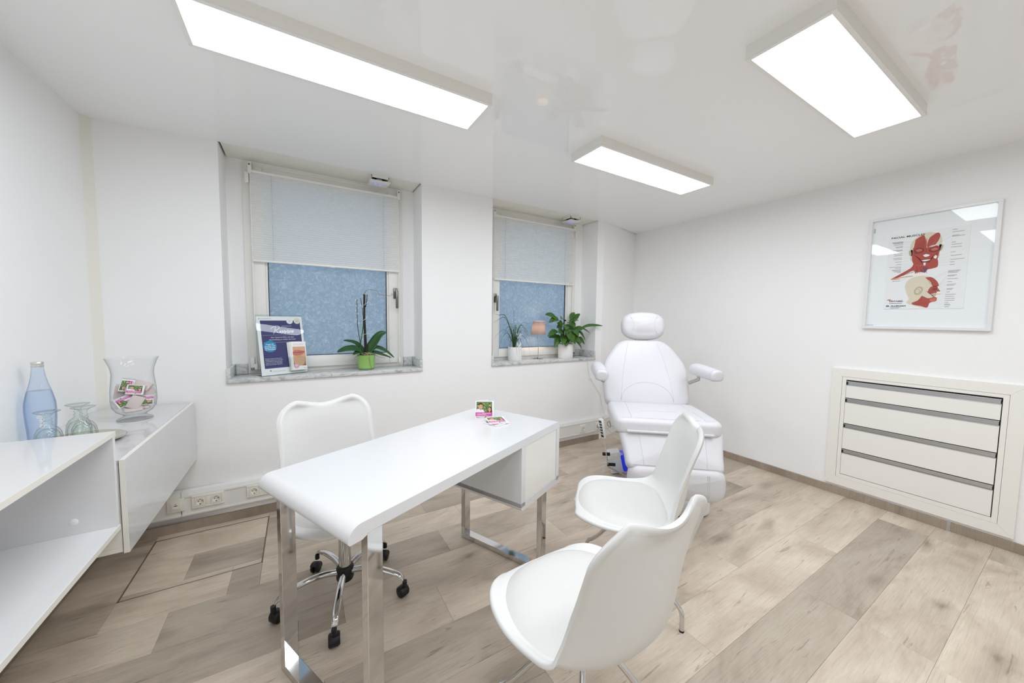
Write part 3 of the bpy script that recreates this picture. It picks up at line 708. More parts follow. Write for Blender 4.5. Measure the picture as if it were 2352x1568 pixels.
fl([(.50, .10), (.505, .30)], .0016, RED2, 6)
fb([(.47, .315), (.50, .30), (.53, .305), (.555, .318), (.53, .333), (.50, .335)], WH, 6); fb([(.53, .212), (.58, .195), (.62, .20), (.58, .215)], WH, 6)
fb([(.44, .375), (.50, .362), (.58, .368), (.55, .40), (.49, .405)], RED2, 5); fb([(.455, .377), (.50, .371), (.57, .374), (.53, .388), (.49, .39)], WH, 6)
for k in range(6): fl([(.36+.012*k, .30+.008*k), (.45+.005*k, .365+.012*k)], .0014, RED2, 6); fl([(.65-.012*k, .30+.008*k), (.57-.005*k, .362+.012*k)], .0014, RED2, 6)
for k in range(4): fl([(.38+.02*k, .42+.01*k), (.44+.03*k, .455-.01*k)], .0012, RED3, 6)
fb([(.62, .32), (.645, .34), (.63, .37), (.60, .345)], WH, 6)
fb([(.36, .40), (.46, .455), (.58, .45), (.64, .38), (.66, .40), (.66, .47), (.60, .49), (.54, .50), (.50, .545), (.40, .54), (.36, .50), (.22, .56), (.09, .60), (.08, .59), (.20, .53), (.33, .46)], RED, 2)
fb([(.08, .595), (.20, .575), (.34, .565), (.36, .575), (.22, .585), (.10, .605)], TAN, 3)
fb([(.48, .465), (.54, .47), (.52, .53), (.47, .52)], ink('muscle_violet', (120, 60, 84)), 4); fb([(.40, .53), (.5, .525), (.53, .55), (.44, .57)], WH, 4)
for k in range(6): fl([(.38+.022*k, .44+.008*k), (.39+.03*k, .545)], .0013, RED2 if k % 2 else RED3, 5)
for k in range(5): fl([(.13+.05*k, .585-.014*k), (.22+.05*k, .545-.012*k)], .0011, RED2, 5)
fb([(.485, .41), (.51, .408), (.512, .44), (.49, .442)], WH, 6)
# profile head
fb([(.30, .80), (.27, .70), (.30, .63), (.38, .585), (.50, .575), (.60, .60), (.67, .655), (.69, .70), (.68, .73), (.71, .77), (.735, .81), (.70, .83), (.69, .87), (.66, .905), (.60, .93), (.57, .985), (.44, .965), (.31, .92), (.335, .87)], BONE, 1)
fb([(.52, .60), (.60, .60), (.67, .655), (.695, .71), (.665, .72), (.62, .715), (.59, .655)], RED, 2)
fb([(.60, .72), (.67, .715), (.69, .745), (.72, .785), (.70, .80), (.655, .80), (.59, .81), (.57, .77)], RED, 2)
fb([(.62, .745), (.66, .735), (.68, .75), (.655, .77), (.62, .765)], RED2, 3)
fb([(.50, .83), (.58, .865), (.66, .85), (.685, .875), (.675, .905), (.63, .915), (.60, .93), (.575, .985), (.50, .965), (.40, .945), (.38, .92), (.45, .89)], RED, 2)
fb([(.60, .875), (.66, .865), (.68, .885), (.65, .91), (.605, .905)], RED3, 3)
for k in range(4): fl([(.55+.01*k, .775+.006*k), (.64+.008*k, .84+.008*k)], .0018, RED, 3)
for k in range(6): fl([(.42+.025*k, .905+.004*k), (.45+.026*k, .955)], .0012, RED2, 4); fl([(.545+.02*k, .615+.008*k), (.60+.016*k, .69)], .0011, RED3 if k % 2 else RED2, 4)
for k in range(4): fl([(.60+.02*k, .79), (.63+.012*k, .845)], .0013, RED2, 4)
fb([(.68, .785), (.725, .785), (.745, .80), (.72, .81), (.68, .805)], WH, 4); fb([(.66, .83), (.70, .825), (.70, .85), (.66, .855)], WH, 3)
for a0_, sc in ((0, 1.), (1, .6)): P.ell(*fp(.45, .765), .020*sc, .030*sc, BONE2 if a0_ == 0 else BONE, 2+a0_, 24, -.3)
fl([(.435, .755), (.46, .75), (.47, .775), (.45, .79)], .0012, K, 4)
# label bars and leader lines (too small to read in the photograph)
for v_, L_, x2, y2 in ((.105, .15, .34, .12), (.115, .14, .34, .125), (.124, .13, .34, .13), (.143, .12, .33, .15), (.168, .1, .34, .20), (.180, .09, .34, .205), (.212, .15, .32, .225), (.222, .08, .32, .23), (.262, .12, .33, .27), (.284, .11, .34, .29), (.318, .12, .34, .325), (.336, .11, .35, .335), (.370, .09, .37, .36), (.404, .07, .36, .41), (.436, .16, .36, .43), (.452, .08, .37, .45), (.474, .13, .36, .48), (.486, .11, .36, .485), (.498, .09, .36, .49), (.510, .05, .36, .50)):
    P.rect(*fp(.20-L_, v_+.004), *fp(.20, v_-.003), GR, 1); fl([(.205, v_), (x2, y2)], .0004, GR2, 1)
for v_, L_ in ((.603, .11), (.624, .11)): P.rect(*fp(.20-L_, v_+.004), *fp(.20, v_-.003), GR, 1); fl([(.205, v_), (.30, .585)], .0004, GR2, 1)
for v_, L_, x1, x2, y2 in ((.032, .07, .80, .66, .10), (.060, .17, .80, .66, .12), (.103, .10, .80, .66, .17), (.113, .18, .80, .66, .172), (.185, .06, .80, .67, .22), (.212, .15, .80, .67, .25), (.244, .15, .80, .67, .26), (.306, .07, .80, .66, .33), (.346, .16, .80, .66, .37), (.394, .20, .80, .66, .40), (.426, .07, .80, .66, .42), (.458, .07, .80, .66, .46), (.532, .18, .79, .60, .62), (.544, .16, .79, .60, .63), (.556, .14, .79, .60, .64), (.588, .13, .79, .69, .71), (.598, .10, .79, .69, .715), (.632, .15, .79, .69, .72), (.668, .07, .79, .69, .73), (.700, .13, .79, .69, .75), (.712, .10, .79, .69, .755), (.752, .10, .79, .70, .78), (.764, .08, .79, .70, .79), (.794, .05, .79, .72, .80), (.824, .15, .78, .70, .825), (.848, .13, .78, .68, .85), (.875, .14, .78, .67, .86), (.898, .14, .78, .68, .89), (.924, .06, .78, .66, .91), (.945, .08, .78, .64, .92), (.957, .09, .78, .64, .925), (.978, .07, .78, .56, .965)):
    P.rect(*fp(x1, v_+.004), *fp(x1+L_*.8, v_-.003), GR, 1); fl([(x1-.005, v_), (x2, y2)], .0004, GR2, 1)
P.text('V', *fp(.065, .905), .018, PUR, 2, bold=.0005, shear=.2, sx=1.2); P.text('ISTABEL', *fp(.100, .903), .0135, PUR, 2, bold=.0005, shear=.15, sx=1.25)
P.blob([fp(.035, .885), fp(.06, .868), (fp(.10, .875)), fp(.085, .884), fp(.06, .882)], ORA, 2)
for k in range(2): P.rect(*fp(.075, .925), *fp(.25, .920), GR, 1)
P.ell(*fp(.055, .958), .0085, .006, NAVY, 2); P.ell(*fp(.055, .958), .005, .0035, ink('pale_blue', (150, 166, 210)), 3); P.line([fp(.03, .958), fp(.08, .958)], .0012, NAVY, 3)
P.text('ALLERGAN', *fp(.095, .966), .0125, NAVY, 2, bold=.0005, shear=.15, sx=1.22)
for v_, L_ in ((.978, .14), (.988, .12)): P.rect(*fp(.09, v_+.003), *fp(.09+L_, v_-.003), GR, 1)
P.build('printed_chart', pic, frame_matrix((XR-.0136-XR, .845-.656, 1.483-1.34), (0, -1, 0), (0, 0, 1)))
P = Print()   # small barcode stickers at the glass corners
for k in range(14):
    w_ = .0010+.0006*(k % 3)
    P.rect(.004, .72-k*.0025, .014, .72-k*.0025+w_, GR, 1); P.rect(.004+k*.0026, .004, .004+k*.0026+w_, .011, GR, 1)
P.build('barcode_sticker', pic, frame_matrix((-.0099, py1-t-.656, pz0+t-1.34), (0, -1, 0), (0, 0, 1)))

# ------------------------------------------------------------------ desk
desk = empty('desk', (.562, 1.558, 0), math.radians(25)); tag(desk, 'long white gloss desk with rounded end, drawer box and chrome legs', 'desk')
HW = .2875; ZT = .80
def section(pts, v0, v1, name, m, smooth=True):       # profile in (u,z), extruded along v
    n = len(pts); V = [(u, v0, z) for u, z in pts]+[(u, v1, z) for u, z in pts]
    return MB().add(V, [tuple(range(n)), tuple(range(2*n-1, n-1, -1))]+[(i, i+n, (i+1) % n+n, (i+1) % n) for i in range(n)]).build(name, m, desk, smooth, 50)
def arc(cu, cz, r, a0, a1, n=8, rz=None): return [(cu+r*math.cos(a0+(a1-a0)*k/n), cz+(rz or r)*math.sin(a0+(a1-a0)*k/n)) for k in range(n+1)]
T = .038
top = arc(-.602, ZT-.043, .043, PI/2, PI*1.02, 10)+[(-.640, ZT-.049), (-.628, ZT-.051)]+[(-.60, ZT-.051)]+[(.60, ZT-T-.003), (.645, ZT-T-.003)]
top = arc(-.60, ZT-.043, .043, PI/2, PI, 10)+[(-.638, ZT-.050), (-.60, ZT-.050), (-.57, ZT-T), (.642, ZT-T)]+arc(.617, ZT-.025, .025, 0, PI/2, 6)
section(top, -HW, HW, 'desktop', m_desk)
# wrap-around drawer box
Zb = .442
section([(.242, ZT-T-.0005), (.242, Zb+.02)]+[(.278, Zb+.02), (.278, ZT-T-.0005)], -HW, HW, 'box_side_panel', m_desk)
section([(.609, ZT-T-.0005), (.609, Zb+.02), (.642, Zb+.02), (.642, ZT-T-.0005)], -HW, HW, 'box_end_panel', m_desk)
section(arc(.262, Zb+.02, .02, PI, PI*1.5, 6)+arc(.617, Zb+.025, .025, -PI/2, 0, 6)+[(.642, Zb+.0405), (.242, Zb+.0405)], -HW, HW, 'box_bottom_panel', m_desk)
MB().box(.2795, .6075, -HW+.003, -HW+.02, Zb+.0425, ZT-T-.002, .001).build('drawer_front', m_deskdrawer, desk, smooth=False)
MB().box(.2795, .6075, HW-.02, HW-.003, Zb+.0425, ZT-T-.002, .001).build('rear_panel', m_desk, desk, smooth=False)
for (u0, u1, zt) in ((-.585, -.533, ZT-T), (.450, .500, Zb)):
    for sg in (-1, 1):
        v0, v1 = sorted((sg*HW, sg*(HW-.03)))
        MB().box(u0, u1, v0, v1, .028, zt, .0015).build('leg', m_chrome, desk, smooth=False)
    MB().box(u0, u1, -HW, HW, .002, .030, .0015).build('floor_bar', m_chrome, desk, smooth=False)
    for sg in (-1, 1): MB().lathe([(.012, 0), (.012, .002)], 14, c=((u0+u1)/2, sg*(HW-.03), 0)).build('glide', m_rubber, desk)

# ------------------------------------------------------------------ shell chairs
_SP = catmull([(.278, .440, 0), (.262, .456, 0), (.21, .463, 0), (.12, .453, 0), (.02, .439, 0), (-.075, .432, 0), (-.140, .439, 0), (-.192, .466, 0), (-.222, .514, 0), (-.237, .58, 0), (-.246, .655, 0), (-.254, .735, 0), (-.264, .815, 0), (-.280, .876, 0)], 12)
def arclen(P):
    L_ = [0]
    for a, b in zip(P, P[1:]): L_.append(L_[-1]+(b-a).length)
    return L_
_SLN = arclen(_SP); STOT = _SLN[-1]
def spine_at(sl):
    for i in range(len(_SLN)-1):
        if sl <= _SLN[i+1]:
            t = (sl-_SLN[i])/(_SLN[i+1]-_SLN[i]); return _SP[i].lerp(_SP[i+1], t)
    return _SP[-1].copy()
NK = 64
SL = []
for k in range(NK+1):                      # denser rows at the rounded ends
    f = k/NK; g = .5-.5*math.cos(PI*f); SL.append(STOT*(.0006+.9974*(.55*f+.45*g)))
for e_ in (.0018, .004, .0075, .0125, .020): SL += [STOT-e_*.9, e_]
SL = sorted(SL)
SPINE = [spine_at(x) for x in SL]
HWT = [(0, .262), (.15, .262), (.25, .259), (.36, .244), (.44, .236), (.52, .226), (.62, .210), (.72, .202), (.82, .200), (.95, .203)]
LIFT = [(0, -.006), (.06, .002), (.16, .010), (.26, .021), (.36, .042), (.44, .060), (.50, .071), (.565, .075), (.65, .067), (.75, .047), (.85, .030), (.95, .018)]
def shell_pt(k, s):
    p = SPINE[k]; sl = SL[k]
    t = SPINE[min(k+1, len(SPINE)-1)]-SPINE[max(k-1, 0)]; t.normalize()
    n = Vector((t.y, -t.x))                # towards the sitter
    hw = interp(HWT, sl)
    dt = STOT-sl; r = .085
    if dt < r: hw -= r*(1-math.sqrt(max(0, 1-(1-dt/r)**2)))
    if sl < .25: hw *= (1-(1-sl/.25)**2.7)**(1/2.7)
    l = interp(LIFT, sl)*abs(s)**2.4
    if dt < r: l *= .75+.25*dt/r
    q = p.copy()
    if dt < .16: q = q-t*(.014*(1-s*s)*(1-dt/.16)**2)
    return Vector((s*hw, q.x+n.x*l, q.y+n.y*l))
def make_shell(name, parent):
    NS = 26; nk = len(SPINE)
    G = [[shell_pt(k, math.sin(PI/2*(-1+2*j/NS))*.35+(-1+2*j/NS)*.65) for j in range(NS+1)] for k in range(nk)]
    th = .010
    def nrm(k, j):
        a = G[min(k+1, nk-1)][j]-G[max(k-1, 0)][j]; b = G[k][min(j+1, NS)]-G[k][max(j-1, 0)]
        n = b.cross(a); n.normalize(); return n
    Nn = [[nrm(k, j) for j in range(NS+1)] for k in range(nk)]
    if Nn[nk//3][NS//2].z < 0: Nn = [[-n for n in r] for r in Nn]
    V = [G[k][j] for k in range(nk) for j in range(NS+1)]+[G[k][j]-Nn[k][j]*th for k in range(nk) for j in range(NS+1)]
    w = NS+1; off = nk*w; Fc = []
    for k in range(nk-1):
        for j in range(NS):
            a = k*w+j; Fc.append((a, a+1, a+w+1, a+w)); Fc.append((off+a, off+a+w, off+a+w+1, off+a+1))
    loop = [(0, j) for j in range(NS)]+[(k, NS) for k in range(nk-1)]+[(nk-1, j) for j in range(NS, 0, -1)]+[(k, 0) for k in range(nk-1, 0, -1)]
    m = MB().add(V, Fc); base = len(m.v); n = len(loop); ringP = []
    rim = []
    od = []; nd = []
    for i, (k, j) in enumerate(loop):
        pk, pj = loop[i-1]; qk, qj = loop[(i+1) % n]
        t = G[qk][qj]-G[pk][pj]; t.normalize(); o = t.cross(Nn[k][j]); o.normalize()
        kk = min(max(k, 3), nk-4); jj = min(max(j, 3), NS-3)
        if o.dot(G[k][j]-G[kk][jj]) < 0: o = -o
        od.append(o); nd.append(Nn[k][j])
    for _ in range(6):
        od = [(od[i-1]+od[i]*2+od[(i+1) % n]).normalized() for i in range(n)]; nd = [(nd[i-1]+nd[i]*2+nd[(i+1) % n]).normalized() for i in range(n)]
    for i, (k, j) in enumerate(loop):
        o = od[i]; g_n = G[k][j]; n_n = nd[i]; q_ = max(0, min(1, (SL[k]-.55)/.3)); q_ = 1+.75*q_*q_*(3-2*q_); rim.append((g_n+o*.005*q_+n_n*.0022, g_n+o*.011*q_-n_n*.0005*q_, g_n+o*.0160*q_-n_n*.008*q_, g_n+o*.011*q_-n_n*(th+.006*q_)))
    V2 = [p for r in rim for p in r]; m.v += [tuple(p) for p in V2]
    for i in range(n):
        i2 = (i+1) % n; a = loop[i][0]*w+loop[i][1]; b = loop[i2][0]*w+loop[i2][1]
        A = base+4*i; B_ = base+4*i2
        for f in ((a, b, B_, A), (A, B_, B_+1, A+1), (A+1, B_+1, B_+2, A+2), (A+2, B_+2, B_+3, A+3), (A+3, B_+3, off+b, off+a)): m.f.append(f); m.mi.append(0)
    return m.build(name, m_shell, parent, True, 70)
def seat_z(x, y):
    best = min(range(len(SPINE)//2), key=lambda k: abs(SPINE[k].x-y)); sl = SL[best]
    return SPINE[best].y+interp(LIFT, sl)*abs(x/interp(HWT, sl))**2.4
def make_cushion(parent):
    m = MB(); nr, na = 12, 48; V = []; Fc = []
    for i in range(nr+1):
        r = i/nr
        for a in range(na):
            th_ = 2*PI*a/na; ca, sa = math.cos(th_), math.sin(th_)
            ex = 2/2.6; dx = math.copysign(abs(ca)**ex, ca); dy = math.copysign(abs(sa)**ex, sa)
            hx = .240; hy = .234 if dy > 0 else .208
            x, y = dx*hx*r, .028+dy*hy*r
            x *= 1-.10*max(0, y/.25)**2
            V.append((x, y, seat_z(x, y)+.002+.024*(1-r**7)-.004*(r**8)))
    for i in range(nr):
        for a in range(na): Fc.append((i*na+a, i*na+(a+1) % na, (i+1)*na+(a+1) % na, (i+1)*na+a))
    return m.add(V, Fc).build('seat_cushion', m_cush, parent, True, 60)
def make_visitor(label):
    e = empty('visitor_chair'); tag(e, label, 'chair', 'white shell chairs around the desk')
    make_shell('shell', e); make_cushion(e)
    MB().lathe([(.085, .418), (.085, .410), (.03, .405), (.024, .40), (.024, .30), (.018, .29), (0, .29)], 24, cap1=False).build('swivel_post', m_chrome, e)
    for k in range(4):
        a = LEGA+PI/2*k; c, s_ = math.cos(a), math.sin(a)
        prof = [(.015, .365), (.06, .335), (.14, .255), (.215, .165), (.262, .118), (.287, .098), (.298, .075), (.300, .045), (.300, .006)]
        lg = MB().tube(catmull([(r*c, r*s_, z) for r, z in prof], 4), .0105, 12).build('leg', m_chrome, e)
        MB().lathe([(.0108, 0), (.0108, .008)], 14, c=(.3*c, .3*s_, 0)).build('foot_cap', m_rubber, lg)
    return e
# local +y is the sitter's forward direction
def face(deg): return math.radians(deg-90)
BFACE = 136; AFACE = 91
LEGA = PI/4
chB = make_visitor('white shell visitor chair between the other visitor chair and the treatment chair')
chB.location = (1.425, 1.185, 0); chB.rotation_euler = (0, 0, face(BFACE))
chA = copy_tree(chB); chA.location = (.775, .81, 0); chA.rotation_euler = (0, 0, face(AFACE))
chA['label'] = 'white shell visitor chair nearest the camera, seen from behind'
oc = empty('office_chair', (.167, 1.853, 0)); tag(oc, 'white shell swivel chair on castors behind the desk', 'chair', 'white shell chairs around the desk')
OFACE = -78
up = .04
s1 = make_shell('shell', oc); s2 = make_cushion(oc)
for o in (s1, s2): o.location = (0, 0, up); o.rotation_euler = (0, 0, face(OFACE))
MB().box(-.09, .09, -.09, .09, up+.390, up+.417, .01).build('tilt_plate', m_black, oc)
MB().lathe([(.028, .10), (.028, .34), (.020, .345), (.020, up+.40)], 24).build('gas_column', m_chrome, oc)
MB().lathe([(.02, .085), (.036, .09), (.040, .10), (.040, .15), (.034, .16), (.029, .162)], 24).build('hub', m_black, oc)
for k in range(5):
    a = math.radians(40+72*k); c, s_ = math.cos(a), math.sin(a)
    P_ = catmull([(.03, .138, 0), (.09, .150, 0), (.16, .148, 0), (.23, .132, 0), (.275, .112, 0), (.292, .092, 0)], 5)
    m = MB(); V = []; n = 12
    for i, p in enumerate(P_):
        f = i/(len(P_)-1); hw_ = .013+.0035*math.sin(PI*f); hh = .026-.013*f
        for q in range(n):
            b = 2*PI*q/n; dx, dz = math.cos(b)*hw_, math.sin(b)*hh/1.6-.006*(1-f)
            V.append((p.x*c-dx*s_, p.x*s_+dx*c, p.y+dz))
    Fc = [(i*n+q, i*n+(q+1) % n, (i+1)*n+(q+1) % n, (i+1)*n+q) for i in range(len(P_)-1) for q in range(n)]+[tuple(range(n)), tuple((len(P_)-1)*n+q for q in range(n))]
    arm = m.add(V, Fc).build('base_arm', m_chrome, oc)
    sw = math.radians([20, -50, 35, 10, -30][k])+a
    cs = MB(); cxp, cyp = .296*c, .296*s_
    cs.lathe([(.011, .062), (.011, .085)], 14, c=(cxp, cyp, 0))
    hd = Vector((math.cos(sw), math.sin(sw), 0)); ax = Vector((-hd.y, hd.x, 0)); wc = Vector((cxp, cyp, .026))-hd*.016
    for sg in (-1, 1):
        rings = []
        for (r, w_) in ((.0, .022), (.019, .022), (.025, .018), (.026, .008), (.020, .005), (0, .005)):
            rings.append([wc+ax*sg*w_+(hd*math.cos(2*PI*q/20)+Vector((0, 0, 1))*math.sin(2*PI*q/20))*r for q in range(20)])
        cs.grid([[r[q] for r in rings] for q in range(20)], closed_u=True)
    hood = []
    for i in range(9):
        b = -.35+2.9*i/8; d_ = hd*math.cos(b)+Vector((0, 0, 1))*math.sin(b)
        hood.append([wc+ax*w_+d_*(.0285 if abs(w_) < .018 else .024) for w_ in (-.0225, -.016, 0, .016, .0225)])
    cs.grid(hood)
    cs.build('castor', m_black, oc, True, 40)

# ------------------------------------------------------------------ treatment chair
tch = empty('treatment_chair', (2.378, 1.836, 0), math.radians(-40)); tag(tch, 'white leather reclining treatment chair with headrest and splayed armrests', 'treatment chair')
def mapped(V, org, ux, vx):
    ux = Vector(ux).normalized(); vx = Vector(vx).normalized(); n = ux.cross(vx); org = Vector(org)
    return [org+ux*p[0]+vx*p[1]+n*p[2] for p in V]
def seam(parent, fn, pts, height, w=.0014):
    m = MB().tube([fn([(u, v, height(u, v)+.0004)])[0] for u, v in pts], w, 5); m.build('stitching', m_stitch, parent)
# backrest
bo = outline_sym([(0, .325), (.10, .335), (.30, .345), (.40, .325), (.50, .270), (.60, .205), (.64, .19)], 0, .615, 30, .075)
V, Fc, hb = pad(bo, .11, .040, .022)
fb_ = lambda V: mapped(V, (0, .015, .690), (1, 0, 0), (0, .315, .525))
br = MB().add(fb_(V), Fc).build('backrest', m_lthr, tch)
for s_ in (-1, 1): seam(br, fb_, [(s_*(.205-.08*(v/.56)**1.6), v) for v in [.04+.54*k/20 for k in range(21)]], hb)
seam(br, fb_, [(.20*math.cos(PI*k/24), .045+.155*math.sin(PI*k/24)) for k in range(25)], hb)
# headrest
ho = [(.186*math.copysign(abs(math.cos(a))**.78, math.cos(a)), .125*math.copysign(abs(math.sin(a))**.72, math.sin(a))) for a in [2*PI*k/48 for k in range(48)]]
V, Fc, hh_ = pad(ho, .12, .055, .018, nr=7)
fh_ = lambda V: mapped(V, (.012, .335, 1.338), (1, 0, 0), (0, .20, .98))
hr = MB().add(fh_(V), Fc).build('headrest', m_lthr, tch)
for s_ in (-1, 1): seam(hr, fh_, [(s_*(.085+.05*(abs(v)/.1)**2), v) for v in [-.075+.15*k/12 for k in range(13)]], hh_)
MB().box(-.05, .06, .36, .40, 1.10, 1.24, .01).build('headrest_bar', m_steel, tch)
# seat
so = outline_sym([(-.56, .325), (-.45, .338), (-.2, .335), (.04, .330)], -.555, .03, 20, .05)
V, Fc, hs_ = pad(so, .105, .034, .020)
fs_ = lambda V: mapped(V, (.015, 0, .722), (1, 0, 0), (0, 1, -.02))
st = MB().add(fs_(V), Fc).build('seat', m_lthr, tch)
for s_ in (-1, 1): seam(st, fs_, [(s_*(.20+.03*k/12), .0-.51*k/12) for k in range(13)], hs_)
seam(st, fs_, [(-.29+.58*k/16, -.512) for k in range(17)], hs_)
seam(st, fs_, [(-.17, -.45), (-.165, -.40), (-.14, -.37), (-.05, -.36), (.1, -.36), (.17, -.365)], hs_, .001)
MB().box(-.25, .28, -.575, -.52, .652, .664, .003).build('hinge_cover', m_lthr, tch)
# leg rest (upper, hanging forward) and foot section
lo = outline_sym([(0, .288), (.1, .298), (.25, .325), (.3, .33)], 0, .275, 16, .04)
V, Fc, hl_ = pad(lo, .085, .030, .012)
fl_ = lambda V: mapped(V, (.030, -.672, .458), (1, 0, 0), (0, .155, .225))
lr = MB().add(fl_(V), Fc).build('leg_rest', m_lthr, tch)
for s_ in (-1, 1): seam(lr, fl_, [(s_*(.185+.02*k/10), .025+.225*k/10) for k in range(11)], hl_)
seam(lr, fl_, [(-.25+.5*k/12, .022) for k in range(13)], hl_)
fo = outline_sym([(0, .262), (.06, .285), (.12, .290), (.22, .278)], 0, .215, 14, .055)
V, Fc, hf_ = pad(fo, .12, .055, .010, nr=7)
ff_ = lambda V: mapped(V, (.040, -.690, .262), (1, 0, 0), (0, .02, 1))
fr_ = MB().add(ff_(V), Fc).build('foot_rest', m_lthr, tch)
for dx in (0, .010): seam(fr_, ff_, [(.170+dx, .03+.155*k/8) for k in range(9)], hf_)
# armrests: tapered rolls, front end capped
def armrest(rear, front):
    rear, front = Vector(rear), Vector(front); d = (front-rear); L_ = d.length; d.normalize(); side = d.cross(Vector((0, 0, 1))).normalized(); upv = side.cross(d)
    rings = []; n = 24
    prof = [(0, .5), (.012, .80), (.035, .96), (.09, 1.0), (L_*.6, .97), (L_-.03, .92), (L_-.010, .86), (L_-.002, .74), (L_, .5)]
    for s_, sc in prof:
        c = rear+d*s_; row = []
        for q in range(n):
            a = 2*PI*q/n; ca, sa = math.cos(a), math.sin(a)
            hx = .052*math.copysign(abs(ca)**.8, ca); hz = (.050 if sa > 0 else .042)*math.copysign(abs(sa)**(.9 if sa > 0 else .55), sa)
            row.append(c+side*hx*sc+upv*hz*sc)
        rings.append(row)
    m = MB(); V = [p for r in rings for p in r]; Fc = [(i*n+q, i*n+(q+1) % n, (i+1)*n+(q+1) % n, (i+1)*n+q) for i in range(len(rings)-1) for q in range(n)]
    Fc += [tuple(range(n-1, -1, -1)), tuple((len(rings)-1)*n+q for q in range(n))]
    ar = m.add(V, Fc).build('armrest', m_lthr, tch, True, 50)
    c = rear+d*(L_-.028); pts = []
    for q in range(n):
        a = 2*PI*q/n; ca, sa = math.cos(a), math.sin(a)
        pts.append(c+side*.0525*.925*math.copysign(abs(ca)**.8, ca)+upv*(.0505 if sa > 0 else .0425)*.925*math.copysign(abs(sa)**(.9 if sa > 0 else .55), sa))
    MB().tube(pts, .0012, 5, closed=True).build('stitching', m_stitch, ar)
    b = rear+d*.08; MB().tube([b-upv*.03, b-upv*.07, Vector((b.x*.86, b.y+.06, b.z-.11))], .014, 10).build('arm_bracket', m_steel, tch)
armrest((-.405, .06, .995), (-.388, -.26, .962)); armrest((.352, .08, 1.000), (.418, -.235, .985))
# frame, column and base
MB().box(-.20, .22, -.46, .05, .56, .625, .01).build('seat_frame', m_base, tch)
MB().box(-.02, .26, -.20, .10, .11, .57, .02).build('lift_column', m_base, tch)
bo_ = [(.150+.255*math.copysign(abs(math.cos(a))**.55, math.cos(a)), -.075+.300*math.copysign(abs(math.sin(a))**.55, math.sin(a))) for a in [2*PI*k/48 for k in range(48)]]
V, Fc, _ = pad(bo_, .115, .02, .012, nr=4)
MB().add(mapped(V, (0, 0, .122), (1, 0, 0), (0, 1, 0)), Fc).build('base', m_base, tch)
MB().prism([(p[0]*.97, p[1]*.97) for p in bo_], .001, .008).build('base_foot', m_rubber, tch)
# handset on its holder, with straight and coiled cable
hs = MB().box(-.022, .022, -.011, .011, -.075, .075, .005).build('handset', m_white, tch); hs.location = (-.365, -.155, .54); hs.rotation_euler = (.12, -.16, math.radians(-62))
MB().box(-.017, .017, -.0122, -.0105, -.066, .062, .0004).build('keypad', m_black, hs, smooth=False)
for r_ in range(5):
    for c_ in (-1, 1): MB().box(c_*.009-.0055, c_*.009+.0055, -.0135, -.0115, .036-.021*r_, .047-.021*r_, .0004).build('key', m_stitch, hs, smooth=False)
MB().tube(catmull([(-.33, -.14, .575), (-.318, -.15, .60), (-.305, -.15, .57), (-.31, -.14, .55), (-.33, -.14, .57)], 6), .004, 8).build('handset_hook', m_steel, tch)
MB().tube(catmull([(-.348, -.150, .468), (-.338, -.13, .40), (-.328, -.12, .33), (-.322, -.11, .25), (-.33, -.1, .20)], 6), .0032, 8).build('handset_cable', m_cord, tch)
coil = []
A_, B_ = Vector((-.34, -.10, .17)), Vector((-.315, -.10, .26)); C_ = Vector((-.205, -.10, .335))
for k in range(181):
    f = k/180; c = (A_.lerp(B_, f/.45) if f < .45 else B_.lerp(C_, (f-.45)/.55)); a = 2*PI*f*16
    if f < .45: coil.append(c+Vector((math.cos(a), math.sin(a), 0))*.013)
    else:
        d = (C_-B_).normalized(); n2 = Vector((0, 1, 0)); n1 = d.cross(n2); coil.append(c+(n1*math.sin(a)+n2*math.cos(a))*.012)
MB().tube(coil, .0026, 6).build('coiled_cable', m_cord, tch)
# foot levers
lv = MB().tube([(-.325, -.09, .31), (-.30, -.06, .20), (-.16, -.05, .13), (-.0, -.05, .13)], .006, 8); lv.build('lever_rod', m_steel, tch)
for (x, z, w_) in ((-.325, .318, .028), (-.285, .236, .032)): MB().tube([(x-w_, -.10, z), (x+w_, -.095, z)], .013, 12).build('lever_grip', m_black, tch)
# white reservoir with blue lit side standing on the base
dv = empty('suction_unit', (2.452, 2.190, .0), math.radians(-40)); tag(dv, 'white plastic unit with a glowing blue side beside the treatment chair base', 'device')
dvb = MB().box(-.065, .045, -.06, .06, 0, .19, .012); o = dvb.build('housing', m_base, dv); o.rotation_euler = (0, -.22, 0); o.location = (0, 0, .016)
o = MB().box(.047, .085, -.055, .055, .0, .165, .012).build('lit_panel', m_blue, dv); o.rotation_euler = (0, -.22, 0); o.location = (0, 0, .018)
o = MB().box(-.05, .03, -.064, -.058, .02, .12, .004).build('tank_window', mat('frosted_tank', (214, 220, 236), .3, var=.02), dv); o.rotation_euler = (0, -.22, 0); o.location = (0, 0, .016)

# lamp cord hanging from the right window sill
cord = MB().tube(catmull([(2.66, 3.06, .962), (2.70, 2.96, .962), (2.726, 2.925, .95), (2.735, 2.926, .92), (2.753, 2.936, .85), (2.785, 2.938, .73), (2.780, 2.936, .712), (2.792, 2.935, .705), (2.80, 2.936, .72), (2.834, 2.938, .674), (2.944, 2.930, .52), (2.995, 2.945, .387), (3.03, 2.93, .29), (2.99, 2.895, .24)], 6), .0024, 8).build('lamp_cord', m_cord)
tag(cord, 'thin white lamp cord hanging from the sill down to the duct', 'cord')

